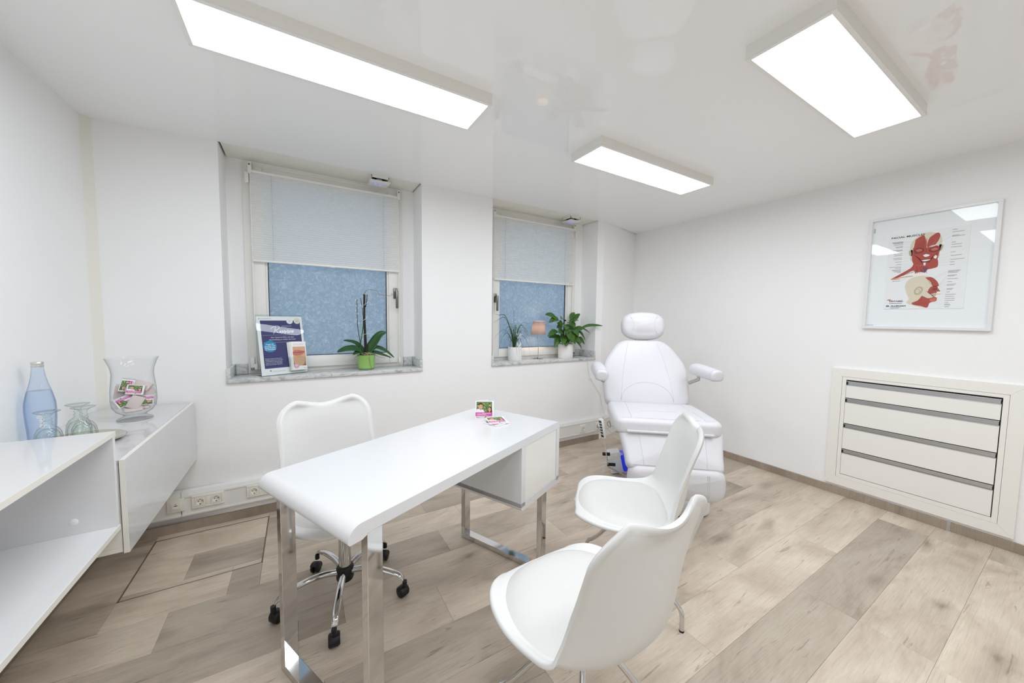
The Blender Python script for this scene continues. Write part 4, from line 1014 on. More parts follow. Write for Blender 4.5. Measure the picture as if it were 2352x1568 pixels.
# ------------------------------------------------------------------ things on the wall cabinet
ZC = .824
tray = empty('serving_tray', (-.828, 2.235, ZC)); tag(tray, 'round silver tray under the upturned glasses', 'tray')
MB().lathe([(.0, .001), (.105, .001), (.112, .003), (.135, .012), (.143, .016), (.146, .014), (.137, .009), (.114, 0), (0, 0)], 48, cap0=False, cap1=False).build('dish', m_tray, tray)
bt = empty('water_bottle', (-.957, 2.315, ZC)); tag(bt, 'blue glass water bottle with a screw cap on the wall cabinet', 'bottle')
bp_ = [(0, .004), (.030, .001), (.037, .004), (.039, .012), (.040, .05), (.043, .10), (.0445, .145), (.043, .175), (.036, .215), (.027, .25), (.0205, .285), (.0165, .322), (.0162, .332)]
inner = [(max(0, r-.0022), z+.004) for r, z in bp_[1:-1]]+[(.0142, .332)]
MB().lathe(bp_, 40, cap0=False, cap1=False).build('bottle_glass', m_blueglass, bt, True, 50)
wt = [(0, .0085)]+[(max(0, r-.003), z+.005) for r, z in bp_[2:9]]+[(.0300, .226), (0, .226)]
MB().lathe(wt, 40, cap0=False, cap1=False).build('water', m_water, bt, True, 50)
MB().lathe([(.0172, .326), (.0185, .328), (.0185, .333), (.0168, .335), (.0168, .338), (.0185, .340), (.0185, .345), (.0170, .348), (0, .348)], 32, cap1=False).build('screw_cap', m_capm, bt)
tx = Print(); tx.dz = 0; tx.text('quelle', 0, 0, .028, WH, 0, rot=PI/2)
q = tx.mb; a0 = math.radians(-58)
q.v = [((.0452)*math.cos(a0+p[0]/.0447), (.0452)*math.sin(a0+p[0]/.0447), .070+p[1]) for p in q.v]
tx.build('lettering', bt)
def goblet(x, y, label, rz):
    e = empty('drinking_glass', (x, y, ZC+.0012), rz); tag(e, label, 'glass', 'upturned stemmed glasses on the tray')
    def rib(z, a): return .022*abs(math.sin(7*a)) if .012 < z < .085 else (.03*math.cos(6*a) if .085 <= z < .13 else 0)
    out = [(.034, 0), (.037, .001), (.038, .02), (.037, .05), (.034, .072), (.026, .090), (.014, .100), (.010, .108), (.014, .114), (.009, .120), (.013, .127), (.009, .134), (.012, .142), (.020, .150), (.032, .1545), (.036, .157), (.035, .159), (0, .160)]
    inn = [(0, .088), (.012, .086), (.022, .080), (.030, .066), (.0335, .048), (.0345, .02), (.034, .001)]
    m = MB(); m.lathe(out[:-1]+[(.02, .160), (0, .160)], 42, cap0=False, cap1=False, rib=rib); m.lathe(inn[:-1], 42, cap0=False, cap1=False)
    m.build('goblet', m_gobl, e, True, 60)
goblet(-.882, 2.172, 'upturned stemmed glass on the tray in front of the blue bottle', .1)
goblet(-.842, 2.292, 'upturned stemmed glass on the tray, farther of the paired two', .5)
goblet(-.797, 2.212, 'upturned stemmed glass on the tray, nearer of the paired two', .9)
vs = empty('glass_vase', (-.757, 2.612, ZC)); tag(vs, 'large flared clear glass vase filled with sample packets', 'vase')
vp = [(0, .0), (.066, .0), (.069, .004), (.064, .010), (.046, .020), (.042, .026), (.050, .034), (.070, .048), (.083, .072), (.0875, .105), (.086, .16), (.081, .215), (.0785, .245), (.082, .275), (.091, .305), (.1, .328)]
vi = [(.098, .328), (.0885, .304), (.0795, .275), (.0758, .245), (.0785, .215), (.0835, .16), (.085, .105), (.0805, .074), (.067, .052), (.045, .040), (0, .036)]
MB().lathe(vp+[(.098, .328)], 56, cap0=False, cap1=False).build('vase_glass', m_glass, vs, True, 50)

# flat print of the couple used on cards and packets
SKIN = ink('skin', (218, 166, 138)); HAIR = ink('brown_hair', (70, 46, 36)); SHIRT = ink('pale_shirt', (232, 234, 242)); LEAFD = ink('foliage_dark', (52, 72, 44)); LEAFL = ink('foliage_light', (190, 196, 140)); LEAFM = ink('foliage_mid', (108, 132, 74)); PINK = ink('pink_band', (214, 92, 166)); PINKL = ink('pale_pink', (240, 190, 220))
def couple(w, h, band_text=True, full_band=True):
    P = Print(); P.dz = .0002
    L_, B_, R_, T_ = .05*w, .06*h, .90*w, .95*h
    P.rect(0, 0, w, h, m_white, 0); P.rect(L_, B_, R_, T_, LEAFM, 1)
    rnd = random.Random(3)
    for _ in range(60):
        u, v = rnd.uniform(L_+.05*w, R_-.06*w), rnd.uniform(.45*h, T_-.05*h); P.ell(u, v, rnd.uniform(.02, .05)*w, rnd.uniform(.015, .035)*h, rnd.choice([LEAFD, LEAFL, LEAFL, LEAFM]), 2, 8, rnd.uniform(0, 3))
    P.blob([(.05*w, .10*h), (.05*w, .50*h), (.20*w, .56*h), (.33*w, .54*h), (.46*w, .46*h), (.52*w, .10*h)], SHIRT, 3)
    P.ell(.28*w, .68*h, .105*w, .155*h, SKIN, 4); P.blob([(.165*w, .70*h), (.18*w, .84*h), (.28*w, .89*h), (.38*w, .84*h), (.385*w, .72*h), (.36*w, .79*h), (.26*w, .80*h), (.19*w, .76*h)], HAIR, 5)
    P.rect(.24*w, .50*h, .32*w, .58*h, SKIN, 4); P.ell(.25*w, .70*h, .012*w, .010*h, HAIR, 6, 8); P.ell(.32*w, .69*h, .012*w, .010*h, HAIR, 6, 8); P.line([(.25*w, .61*h), (.29*w, .60*h), (.33*w, .62*h)], .008*w, WH, 6)
    P.blob([(.66*w, .12*h), (.66*w, .50*h), (.74*w, .66*h), (.84*w, .68*h), (.895*w, .55*h), (.895*w, .12*h)], HAIR, 3)
    P.blob([(.58*w, .10*h), (.62*w, .32*h), (.76*w, .38*h), (.88*w, .30*h), (.89*w, .10*h)], SHIRT, 4); P.ell(.765*w, .52*h, .075*w, .115*h, SKIN, 5); P.rect(.73*w, .36*h, .80*w, .44*h, SKIN, 5)
    P.ell(.74*w, .54*h, .010*w, .009*h, HAIR, 6, 8); P.ell(.79*w, .53*h, .010*w, .009*h, HAIR, 6, 8); P.line([(.74*w, .47*h), (.77*w, .46*h), (.80*w, .475*h)], .007*w, WH, 6)
    P.rect(0, .16*h, R_, .37*h, PINK, 7)
    P.text('DR. MED.', .09*w, .295*h, .052*h, PINKL, 8); P.rect(.36*w, .295*h, .84*w, .33*h, PINKL, 8); P.rect(.09*w, .245*h, .58*w, .275*h, PINKL, 8); P.rect(.09*w, .205*h, .70*w, .222*h, PINKL, 8)
    return P
m_pinkbody = mat('pinkish_packet_back', (214, 200, 197), .4, var=.08)
def packet_master():
    e = empty('sample_packet'); 
    MB().box(-.027, .027, -.021, .021, -.004, .004, .0022).build('pouch', m_pinkbody, e)
    P = couple(.050, .040); P.build('printed_front', e, Matrix.Translation((-.025, -.020, .0042)))
    MB().box(-.033, .033, -.019, .019, -.0006, .0006).build('film_edge', m_sachet, e, smooth=False)
    return e
pk = packet_master()
# direction from the vase towards the room, so printed sides mostly look outwards
rnd = random.Random(11)
vx, vy = -.757, 2.612
vdir = Vector((.757, -2.612, 0)).normalized(); vside = Vector((-vdir.y, vdir.x, 0))   # side = to the viewer's right
spots = [  # side, depth towards the room, height, roll, face tilt, printed outwards?
    (.006, .034, .160, -12, 18, 1), (-.040, .030, .106, 205, 8, 1), (.042, .030, .100, 178, 8, 1), (-.026, .006, .182, 75, 24, 1), (.034, .000, .176, 150, 40, 0),
    (-.048, -.012, .150, 80, 5, 0), (.046, -.012, .140, 10, 20, 0), (.004, .044, .096, 62, 8, 0), (-.006, .040, .066, 5, 55, 0), (.020, .020, .072, 170, 60, 0),
    (.000, -.014, .092, 20, 60, 0), (.0, -.030, .130, 120, 40, 0), (-.01, -.03, .160, 30, 60, 0)]
labels = ['pink banner sample packet lying face out on top in the glass vase', 'sample packet standing upside down at the left side of the glass vase', 'sample packet standing upside down at the right side of the glass vase', 'sample packet turned on its side behind the topmost one in the vase', 'pinkish packet lying at the upper right of the heap in the vase', 'pinkish packet against the upper left glass of the vase', 'pinkish packet against the right glass of the vase', 'pinkish packet wedged front centre between two printed ones in the vase', 'pinkish packet lying lowest at the bottom of the vase', 'pinkish packet lying at the lower right of the vase bottom']
for i, (sx, dp, hz, roll, tilt, outw) in enumerate(spots):
    e = pk if i == 0 else copy_tree(pk)
    p = Vector((vx, vy, ZC+hz))+vside*sx*.92+vdir*dp*.88
    n = (vdir*math.cos(math.radians(tilt))+Vector((0, 0, 1))*math.sin(math.radians(tilt))).normalized()
    if not outw: n = (n+vside*rnd.uniform(-.5, .5)).normalized()
    u = Vector((0, 0, 1)).cross(n).normalized(); v = n.cross(u); a = math.radians(roll)
    uu = u*math.cos(a)+v*math.sin(a); vv = -u*math.sin(a)+v*math.cos(a)
    if not outw: n = -n; uu = -uu
    mtx = Matrix((uu, vv, n)).transposed().to_4x4(); mtx.translation = p; e.matrix_world = mtx @ Matrix.Scale(1.24, 4)
    tag(e, labels[i] if i < len(labels) else 'pinkish packet buried among the others in the middle of the glass vase', 'packet', 'sample packets in the glass vase')

# ------------------------------------------------------------------ cards on the desk
cu_, cv_ = Vector((math.cos(math.radians(25)), math.sin(math.radians(25)), 0)), Vector((-math.sin(math.radians(25)), math.cos(math.radians(25)), 0))
def card_at(name, px, py, z, yaw_, tilt, w, h, label, thick=.0012, pages=1):
    e = empty(name, (px, py, z)); e.rotation_euler = (tilt, 0, yaw_); tag(e, label, 'booklet', 'square booklets on the desk')
    MB().box(-w/2, w/2, 0, h, -thick, 0).build('cover', m_white, e, smooth=False)
    couple(w, h).build('printed_cover', e, Matrix.Translation((-w/2, 0, .0002)))
    return e
zt = ZT+.0005
sb = card_at('photo_booklet', .905, 1.805, zt, math.radians(-28), PI/2-.06, .105, .105, 'square photo booklet standing upright on the desk', .0012)
for (a, x) in ((.9, -.052), ):
    o = MB().box(0, .10, 0, .104, -.0012, 0).build('inner_page', m_white, sb, smooth=False); o.location = (-.0525, 0, -.001); o.rotation_euler = (0, math.radians(32), 0)
    o = MB().add([(.0, .085, -.03), (.07, .085, -.045), (.055, .135, -.042)], [(0, 1, 2), (2, 1, 0)]).build('back_flap', m_white, sb, smooth=False, fix=False)
b1_ = card_at('photo_booklet', .925, 1.665, zt+.0105, math.radians(-12), .05, .105, .105, 'square photo booklet lying on top of another booklet on the desk', .003)
b2_ = card_at('photo_booklet', .945, 1.655, zt+.0045, math.radians(16), 0, .105, .105, 'square photo booklet lying underneath another booklet on the desk', .004)
MB().box(-.052, .052, .001, .104, -.0065, -.0045).build('pages', m_white, b1_, smooth=False)

# ------------------------------------------------------------------ acrylic poster stand on the left sill
ZSL = .957
psd = empty('poster_stand', (-.0915, 3.030, ZSL), math.radians(22.8)); tag(psd, 'clear acrylic stand with a dark blue poster on the left sill', 'poster stand')
lean = math.radians(11); PW, PH = .298, .425
Mx = Matrix.Rotation(PI/2-lean, 4, 'X')      # local u = x, v = up and back, n = towards the room
def ps(mb, name, m, smooth=False, mat4=None):
    o = mb.build(name, m, psd, smooth); o.matrix_local = Mx @ (mat4 or Matrix()); return o
ps(MB().box(-PW/2, PW/2, .004, PH, -.0006, .0006), 'poster_sheet', m_white)
ps(MB().box(-PW/2-.003, PW/2+.003, .001, PH+.012, -.0035, -.0012), 'acrylic_back', m_acryl)
ps(MB().add([(-PW/2-.003, .001, .0035), (PW/2+.003, .001, .0035), (PW/2+.003, PH+.010, .0035), (-PW/2-.003, PH+.010, .0035)], [(0, 1, 2, 3)]), 'acrylic_front', m_acryl)
MB().box(-PW/2-.003, PW/2+.003, .0, .085, .0, .0025).build('acrylic_foot', m_acryl, psd, smooth=False)
NV = ink('poster_navy', (52, 54, 112)); CY = ink('cyan_disc', (0, 146, 196)); WHT = ink('poster_white', (244, 244, 248)); GLD = ink('pale_gold', (226, 222, 208))
P = Print(); P.dz = .00015
P.rect(.022, .052, PW-.016, PH-.030, NV, 1)
P.text('GALDERMA', .026, PH-.020, .0085, ink('soft_blue', (130, 140, 180)), 1, sx=1.5); P.poly([(.014, PH-.020), (.022, PH-.020), (.018, PH-.012)], ink('soft_blue', (130, 140, 180)), 1)
for cx_, col, tx_ in ((.212, WHT, '20'), (.262, GLD, '30')):
    P.ell(cx_, PH-.034, .0215, .0215, col, 2); P.ell(cx_, PH-.034, .0185, .0185, ink('ring_grey', (170, 170, 190)), 3); P.ell(cx_, PH-.034, .0178, .0178, col, 4); P.text(tx_, cx_, PH-.041, .020, GR, 5, 'CENTER')
P.text('NATÜRLICH', .155, PH-.074, .0085, WHT, 3, sx=1.4)
# hand-lettered headline
def stroke(pts, w=.0018): P.line([(p.x, p.y) for p in catmull([(a, b, 0) for a, b in pts], 5)], w, WHT, 3)
bx_, by_ = .085, PH-.125
stroke([(bx_-.002, by_+.035), (bx_+.012, by_+.046), (bx_+.030, by_+.055), (bx_+.048, by_+.056), (bx_+.054, by_+.046), (bx_+.044, by_+.032), (bx_+.026, by_+.024)])
stroke([(bx_+.030, by_+.050), (bx_+.022, by_+.020), (bx_+.014, by_-.004)]); stroke([(bx_+.028, by_+.024), (bx_+.040, by_+.010), (bx_+.050, by_+.004)])
P.text('estylane', bx_+.050, by_+.004, .037, WHT, 3, shear=.35, sx=.80)
P.rect(.030, .288, .27, .2888, WHT, 2); P.rect(.030, .236, .27, .2368, WHT, 2)
P.text('Der Hyaluron-Filler, mit dem', .155, .268, .0128, WHT, 2, 'CENTER'); P.text('Ausstrahlung so einfach sein kann.', .155, .252, .0128, WHT, 2, 'CENTER')
P.ell(.068, .208, .041, .041, CY, 3)
for k_, s_ in enumerate(('Fragen Sie', 'uns jetzt nach', 'Behandlungen', 'mit Restylane!')): P.text(s_, .068, .220-.0125*k_, .0118, WHT, 4, 'CENTER', bold=.0003, rot=.03)
for k_, s_ in enumerate(('Restylane eine der führenden', 'Hyaluron-Fillerserien mit mehr', 'als 30 Millionen Behandlungen', 'weltweit und einer klinischen', 'Erfahrung von über 20 Jahren.')): P.text(s_, .030, .118-.0105*k_, .0088, WHT, 2)
P.rect(.052, .030, .060, .039, NAVY, 2); P.text('f', .0545, .0315, .010, WHT, 3)
for k_ in range(2): P.rect(.064, .031-.006*k_, .15, .0325-.006*k_, GR2, 2)
P.build('poster_print', psd, Mx @ Matrix.Translation((-PW/2, 0, .0007)))
# leaflet pocket and leaflets
PX = .082
pk_ = MB(); 
ps(MB().add([(PX-.056, .020, .034), (PX+.056, .020, .034), (PX+.056, .120, .034), (PX-.056, .120, .034)], [(0, 1, 2, 3)]), 'pocket_front', m_acryl)
for s_ in (-1, 1): ps(MB().box(PX+s_*.056-.001, PX+s_*.056+.001, .020, .120, .004, .034), 'pocket_side', m_acryl)
ps(MB().box(PX-.056, PX+.056, .018, .020, .004, .034), 'pocket_floor', m_acryl)
MW = Matrix.Translation(psd.location) @ Matrix.Rotation(math.radians(22.8), 4, 'Z')
SK2 = ink('face_skin', (212, 168, 132)); SK3 = ink('face_shade', (186, 138, 104)); LIP = ink('lip', (190, 116, 108)); LIPD = ink('lip_dark', (134, 66, 66)); PNK = ink('leaflet_pink', (232, 160, 184))
for k_ in range(5):
    e = empty('leaflet'); e.matrix_world = MW @ Mx @ Matrix.Translation((PX-.004+.0016*k_*(1 if k_ < 4 else 1.6), .0215, .0075+.0055*k_)) @ Matrix.Rotation(.02-.012*k_, 4, 'Z')
    tag(e, ('rearmost white leaflet in the acrylic pocket, against the poster', 'second leaflet from the poster in the acrylic pocket', 'middle leaflet of five in the acrylic pocket', 'white leaflet directly behind the lips leaflet in the acrylic pocket', 'leaflet with a close-up of lips, frontmost in the acrylic pocket')[k_], 'leaflet', 'leaflets in the acrylic pocket')
    MB().box(-.050, .050, 0, .210, -.0012, .0012, .0004).build('folded_sheet', m_white, e, smooth=False)
    if k_ == 4:
        P = Print(); P.dz = .00012
        P.rect(.008, .030, .094, .172, SK2, 1); P.poly([(.008, .060), (.03, .035), (.06, .030), (.094, .045), (.094, .030), (.008, .030)], SK3, 2)
        P.blob([(.008, .134), (.022, .147), (.034, .144), (.046, .148), (.066, .143), (.093, .135), (.080, .120), (.058, .108), (.032, .106), (.008, .114)], LIP, 3)
        P.blob([(.008, .133), (.03, .130), (.05, .131), (.075, .134), (.094, .137), (.075, .130), (.05, .127), (.03, .127), (.008, .129)], LIPD, 4)
        P.blob([(.02, .101), (.045, .096), (.07, .103), (.045, .1)], SK3, 3); P.poly([(.094, .10), (.086, .06), (.070, .030), (.094, .030)], SK3, 2)
        P.rect(.012, .189, .086, .1915, GR, 1); P.rect(.012, .180, .084, .1812, GR2, 1)
        P.ell(.026, .030, .0185, .0185, PNK, 5); P.text('94%', .026, .030, .011, WHT, 6, 'CENTER', bold=.0003); P.rect(.018, .022, .034, .024, WHT, 6)
        P.line([(.068, .014), (.072, .018), (.076, .013), (.080, .017)], .0008, GR, 1); P.rect(.078, .009, .094, .011, ink('wine', (170, 60, 110)), 1)
        P.build('leaflet_print', e, Matrix.Translation((-.05, 0, .0014)))

# ------------------------------------------------------------------ plants
def leaf_mesh(name, m, parent, base, pts, w, fold=.18, n=14, prof=None, twist=0., side_hint=None):
    """leaf blade along a smooth mid-rib through pts (local), half width w"""
    C = catmull([base]+pts, max(3, n//len(pts))); mcount = len(C); rows_ = []
    for i, c in enumerate(C):
        f = i/(mcount-1); t = (C[min(i+1, mcount-1)]-C[max(i-1, 0)]).normalized()
        side = t.cross(Vector((0, 0, 1)))
        if side.length < .15: side = Vector(side_hint or (1, 0, 0)); side -= t*side.dot(t)
        side.normalize(); up_ = side.cross(t)
        if up_.z < 0: up_ = -up_
        if twist: side = (side*math.cos(twist)+up_*math.sin(twist)); up_ = side.cross(t); up_ = up_ if up_.z > 0 else -up_
        hw_ = w*(prof(f) if prof else math.sin(PI*min(1, .04+.96*f)**.8)**.9 if f < 1 else 0)
        hw_ = max(hw_, .0006)
        rows_.append([c-side*hw_+up_*hw_*fold, c-side*hw_*.5+up_*hw_*fold*.3, c, c+side*hw_*.5+up_*hw_*fold*.3, c+side*hw_+up_*hw_*fold])
    o = MB().grid(rows_).build(name, m, parent, True, 80, fix=False)
    md = o.modifiers.new('thickness', 'SOLIDIFY'); md.thickness = .0008; md.offset = 0
    return o
# orchid
orc = empty('potted_orchid', (.458, 3.048, ZSL)); tag(orc, 'bare-stemmed orchid in a green pot on the left sill', 'potted plant')
pot = MB().lathe([(.0, .014), (.060, .014), (.0615, .02), (.0705, .116), (.0715, .118), (.069, .119), (.066, .105), (.0, .105)], 40, cap0=False, cap1=False).build('pot', m_green, orc)
MB().lathe([(0, 0), (.057, 0), (.060, .003), (.0612, .0138), (0, .0138)], 40, cap0=False, cap1=False).build('pot_foot', m_potglass, orc)
MB().lathe([(.066, .1045), (.04, .109), (0, .112)], 24, cap0=False, cap1=False).build('substrate', m_soil, orc)
ol = lambda f: math.sin(PI*(.06+.94*f)**.72)**.62 if f < .995 else .05
for pts, w_, tw_ in (([(.05, -.01, .20), (.10, -.02, .275), (.150, -.03, .300)], .040, -1.0), ([(-.07, -.02, .165), (-.15, -.04, .170), (-.215, -.05, .150)], .040, .55), ([(-.06, .03, .20), (-.11, .03, .225), (-.165, .02, .235)], .024, .6),
                 ([(.07, .02, .17), (.14, .0, .15), (.215, -.02, .085)], .028, -.45), ([(.06, -.03, .135), (.12, -.05, .115), (.185, -.06, .090)], .026, -.4), ([(-.04, -.04, .145), (-.08, -.06, .142), (-.105, -.07, .128)], .026, .5)):
    leaf_mesh('leaf', m_leaf, orc, (0, 0, .12), pts, w_, .25, 16, ol, tw_, side_hint=(.5, -.85, 0))
st_ = MB().tube(catmull([(.0, 0, .11), (-.004, .0, .25), (-.010, .0, .42), (-.006, 0, .60)], 6), [.0105-.004*i/18 for i in range(19)], 10); st_.build('main_stem', m_bark, orc)
MB().tube(catmull([(-.045, 0, .11), (-.040, 0, .22), (-.022, 0, .33), (-.014, 0, .45), (-.012, .004, .605)], 6), .0045, 8).build('flower_stem', m_stem, orc)
MB().tube(catmull([(.0, 0, .50), (.01, -.004, .56), (.012, -.004, .60)], 5), .003, 8).build('twig', m_bark, orc)
tw = MB().tube(catmull([(-.035, 0, .12), (-.045, -.005, .22), (-.062, -.01, .36), (-.064, -.01, .56)], 6), .0024, 7).build('twig', m_bark, orc)
tw2 = MB().tube(catmull([(-.012, 0, .14), (-.018, -.005, .40), (-.036, -.008, .57)], 6), .0022, 7).build('twig', m_bark, orc)
def bud(par, p):
    m = MB(); m.lathe([(0, -.006), (.004, -.003), (.0055, .001), (.004, .006), (0, .008)], 10, c=p, cap0=False, cap1=False); m.build('catkin', m_bud, par)
for dx, z in ((-.072, .553), (-.058, .535), (-.070, .505), (-.056, .49), (-.074, .47), (-.060, .445), (-.070, .40), (-.056, .37)): bud(tw, (dx, -.011, z))
for dx, z in ((-.034, .51), (-.024, .50)): bud(tw2, (dx, -.009, z))
MB().tube(catmull([(-.008, 0, .60), (.004, -.004, .628), (.03, -.008, .640), (.085, -.012, .632), (.105, -.016, .605), (.14, -.02, .602), (.19, -.022, .598), (.198, -.024, .615), (.215, -.024, .595)], 6), [.0028]*8+[.0016]*41, 6).build('dried_flower_stalk', m_dryst, orc)
wr = []
for k_ in range(120):
    f = k_/119; a = 2*PI*f*3.4; r_ = .03+.012*math.sin(7*f); wr.append((r_*math.cos(a)-.006, r_*math.sin(a), .20+.40*f))
MB().tube(wr, .0012, 6).build('wire_spiral', m_wire, orc)
sp_ = [(.030+(.022*(1-k_/40))*math.cos(k_*.35), -.012, .575+(.022*(1-k_/40))*math.sin(k_*.35)) for k_ in range(41)]
MB().tube(sp_, .0011, 6).build('wire_curl', m_wire, orc)
mo = MB(); rr = random.Random(5)
for _ in range(70):
    a = rr.uniform(0, 2*PI); r0 = rr.uniform(0, .028); p = Vector((.005+r0*math.cos(a), -.02+r0*math.sin(a), .112)); d = Vector((rr.uniform(-1, 1), rr.uniform(-1.2, .4), rr.uniform(.0, .8)))*.028
    mo.tube(catmull([p, p+d*.6+Vector((0, 0, .012)), p+d*1.2], 3), .0007, 4, caps=False)
tag(mo.build('moss', m_moss, orc), kind='stuff')
MB().tube(catmull([(.012, -.05, .112), (.012, -.072, .108), (.014, -.0705, .08), (.022, -.068, .04), (.034, -.062, .004)], 6), .0016, 6).build('aerial_root', m_dryst, orc)
MB().tube(catmull([(.05, -.03, .125), (.085, -.05, .105), (.115, -.06, .095), (.135, -.06, .090)], 5), .0018, 6).build('aerial_root', m_dryst, orc)
MB().tube(catmull([(-.05, -.03, .12), (-.08, -.05, .112), (-.092, -.05, .100)], 5), .0018, 6).build('aerial_root', m_dryst, orc)

# grass-like plant
def round_pot(par, r, h):
    MB().lathe([(0, 0), (r*.97, 0), (r, .004), (r, h-.002), (r-.001, h), (r-.005, h), (r-.006, h-.02), (0, h-.02)], 40, cap0=False, cap1=False).build('pot', m_pot, par)
    MB().lathe([(r-.006, h-.02), (r*.5, h-.014), (0, h-.012)], 24, cap0=False, cap1=False).build('substrate', m_soil, par)
gp = empty('potted_grass_plant', (1.893, 3.096, ZSL)); tag(gp, 'wispy grass-leaved plant in a white pot on the right sill', 'potted plant')
round_pot(gp, .071, .136)
bl = MB(); rr = random.Random(21); cands = []
def blade(az, reach, rise, droop, w_=.0022):
    d = Vector((math.cos(az), math.sin(az), 0)); b = Vector((-.012, 0, .12))+d*rr.uniform(0, .012)
    C = catmull([b, b+d*reach*.14+Vector((0, 0, rise*.55)), b+d*reach*.45+Vector((0, 0, rise)), b+d*reach*.78+Vector((0, 0, rise-droop*.35)), b+d*reach+Vector((0, 0, rise-droop))], 5)
    lim = .088
    C = [Vector((p.x, min(p.y, lim), p.z)) for p in C]
    bl.tube(C, [max(.0004, w_*(1-(i/(len(C)-1))**2.2)) for i in range(len(C))], 4, caps=False)
for k_ in range(54):
    az = rr.uniform(0, 2*PI); far = rr.uniform(.05, .20); 
    if math.sin(az) > .3: far *= .5
    blade(az, far, rr.uniform(.08, .26), rr.uniform(.0, .22), rr.uniform(.0012, .0024))
blade(PI+.15, .24, .33, -.02, .004); blade(PI-.1, .22, .31, .05, .003); blade(PI+.3, .30, .19, .10, .0018); blade(1.4, .03, .37, .0, .0015); blade(PI+.05, .20, .16, .25, .002); blade(-.2, .18, .13, .22, .002); blade(PI*.75, .10, .22, .1, .0025)
tag(bl.build('blades', m_blade, gp, True, 80), kind='stuff')
P = Print(); P.ell(0, .006, .0022, .0028, ink('pink_mark', (214, 120, 130)), 1, 12); P.rect(-.010, .0, .010, .002, GR, 1)
P.build('pot_mark', gp, frame_matrix((.020, -.0716, .106), (.96, .27, 0), (0, 0, 1)))
fp_ = empty('flower_pick', (1.914, 3.05, ZSL+.124), math.radians(-25)); tag(fp_, 'white metal flower ornament stuck in the grass plant pot', 'ornament')
MB().box(-.0018, .0018, -.0012, .0012, .0, .115).build('stalk', m_white, fp_, smooth=False)
for k_ in range(5):
    a = PI/2+2*PI*k_/5; c = Vector((.019*math.cos(a), 0, .135+.019*math.sin(a)))
    pts = [(c.x+.0125*math.cos(b)*math.cos(a)-.0065*math.sin(b)*math.sin(a), 0, c.z+.0125*math.cos(b)*math.sin(a)+.0065*math.sin(b)*math.cos(a)) for b in [2*PI*q/18 for q in range(18)]]
    MB().tube(pts, .0019, 6, closed=True).build('petal', m_white, fp_)
for s_ in (-1, 1):
    MB().add([(0, -.0008, .0), (s_*.016, -.0008, .028), (s_*.024, -.0008, .062), (s_*.012, -.0008, .052), (0, -.0008, .02), (0, .0008, .0), (s_*.016, .0008, .028), (s_*.024, .0008, .062), (s_*.012, .0008, .052), (0, .0008, .02)], [(0, 1, 2, 3, 4), (9, 8, 7, 6, 5), (0, 5, 6, 1), (1, 6, 7, 2), (2, 7, 8, 3), (3, 8, 9, 4), (4, 9, 5, 0)]).build('leaf', m_white, fp_, smooth=False)

# small lamp
lp = empty('table_lamp', (2.180, 3.088, ZSL)); tag(lp, 'small table lamp with a lit grey shade on the right sill', 'lamp')
MB().lathe([(0, 0), (.058, 0), (.060, .002), (.058, .004), (.012, .005), (0, .005)], 40, cap0=False, cap1=False).build('base_plate', m_acryl, lp)
for a in range(3):
    b = 2*PI*a/3+.5; MB().lathe([(.018, .005), (.018, .014), (0, .015)], 18, c=(.022*math.cos(b), .022*math.sin(b), 0), cap1=False).build('base_disc', m_chrome, lp)
MB().tube([(0, 0, .005), (0, 0, .30)], .0045, 12).build('pole', m_chrome, lp)
MB().lathe([(.078, .258), (.0605, .398), (.0595, .398), (.077, .258)], 40, cap0=False, cap1=False).build('shade', m_shade, lp, True, 50)
MB().lathe([(.0600, .398), (.0612, .400), (.0600, .402), (.0588, .400), (.0600, .398)], 40, cap0=False, cap1=False).build('shade_rim', m_white, lp)
MB().tube([(-.06, 0, .39), (0, 0, .385), (.06, 0, .39)], .0015, 6).build('spider', m_chrome, lp)
m_bulb = mat('lamp_bulb_glow', (255, 220, 180), .4, emit=85, ecol=(255, 224, 200), var=.002)
MB().lathe([(0, .30), (.012, .30), (.014, .315), (.019, .33), (.016, .348), (0, .354)], 18, cap0=False, cap1=False).build('bulb', m_bulb, lp)

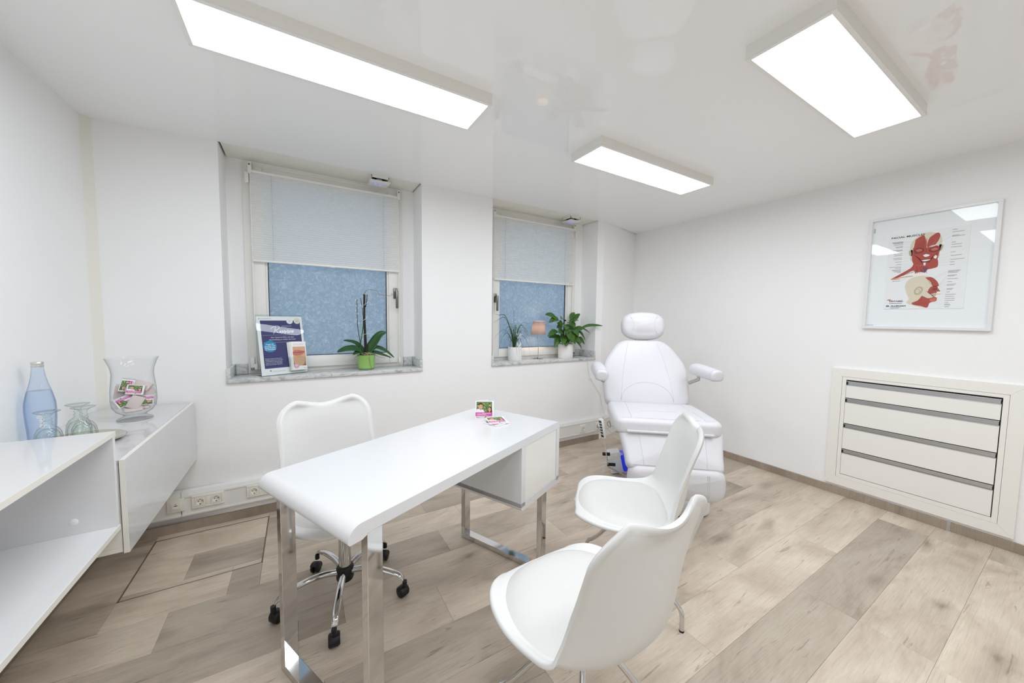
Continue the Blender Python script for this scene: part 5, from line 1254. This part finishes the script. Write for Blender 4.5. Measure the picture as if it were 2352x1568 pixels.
# peace lily
pl = empty('potted_peace_lily', (2.535, 3.066, ZSL)); tag(pl, 'bushy broad-leaved green plant in a white pot on the right sill', 'potted plant')
round_pot(pl, .084, .153)
rr = random.Random(9)
pf = lambda f: (math.sin(PI*f**.75)**.85 if 0 < f < 1 else .02)
def lily(az, r0, z0, r1, z1, w_, m=None, tw_=0., yl=.085):
    """stalk to (r0,z0), blade from there to (r1,z1), az direction"""
    d = Vector((math.cos(az), math.sin(az), 0)); b = Vector((rr.uniform(-.03, .03), rr.uniform(-.03, .03), .135))
    cl_ = lambda p: Vector((p.x, min(p.y, yl), p.z))
    p0 = d*r0+Vector((0, 0, z0)); p1 = d*r1+Vector((0, 0, z1))
    stx = [cl_(p) for p in catmull([b, b.lerp(p0, .55)+Vector((0, 0, .03)), p0], 5)]
    lf = leaf_mesh('leaf', m or m_leaf2, pl, cl_(p0), [cl_(p0.lerp(p1, .33)+Vector((0, 0, .018))), cl_(p0.lerp(p1, .68)+Vector((0, 0, .014))), cl_(p1)], w_, .22, 14, pf, tw_)
    MB().tube(stx, .0022, 6).build('stalk', m_stem, lf)
# azimuth 0 = along the sill to the right, negative = into the room
for q in ((PI-.25, .12, .42, .25, .47, .034), (PI-.1, .10, .42, .22, .385, .028), (PI+.5, .05, .40, .15, .425, .030), (.1, .06, .36, .22, .49, .030), (.25, .08, .42, .16, .50, .022), (-.45, .17, .33, .42, .355, .016), (-.3, .12, .33, .29, .27, .030), (-.5, .13, .29, .22, .19, .030), (-.2, .16, .20, .24, .14, .032),
          (PI+.6, .13, .27, .27, .28, .032), (PI+.2, .14, .29, .30, .24, .026), (PI+.9, .09, .33, .17, .27, .036), (PI+.25, .10, .24, .20, .12, .034), (PI+.7, .07, .25, .18, .15, .036), (PI-.3, .10, .22, .20, .22, .028), (-PI/2, .05, .31, .11, .22, .042), (-PI/2+.5, .06, .36, .10, .33, .030),
          (-PI/2-.3, .06, .27, .14, .20, .036), (-PI/2+.2, .07, .22, .13, .155, .034), (-PI/2+.7, .08, .21, .17, .16, .032), (-.6, .09, .19, .18, .10, .020), (-PI/2-.7, .08, .35, .19, .31, .034), (-PI/2+.9, .09, .28, .18, .31, .030), (.5, .05, .30, .10, .36, .030), (PI-.7, .05, .32, .10, .38, .030), (-1.0, .05, .37, .14, .41, .028), (2.2, .04, .25, .09, .30, .03), (PI+.45, .06, .36, .15, .37, .034), (-PI/2-.1, .09, .26, .12, .17, .040), (-PI/2+.45, .08, .30, .15, .24, .036), (PI+1.1, .08, .29, .16, .21, .036), (-PI/2, .05, .38, .10, .35, .032), (PI+.9, .07, .20, .14, .13, .034), (-.4, .07, .24, .15, .20, .034), (.0, .06, .30, .16, .33, .032), (PI+.1, .06, .30, .14, .33, .032)):
    lily(*q[:5], q[5]*1.22, m=rr.choice([m_leaf2, m_leaf2, m_leaf, m_leafl]) if q[1] < .06 else m_leaf2, tw_=-.75*math.cos(q[0])+rr.uniform(-.25, .25))
lily(PI*1.5+.9, .03, .35, .05, .42, .014, m_leafl)
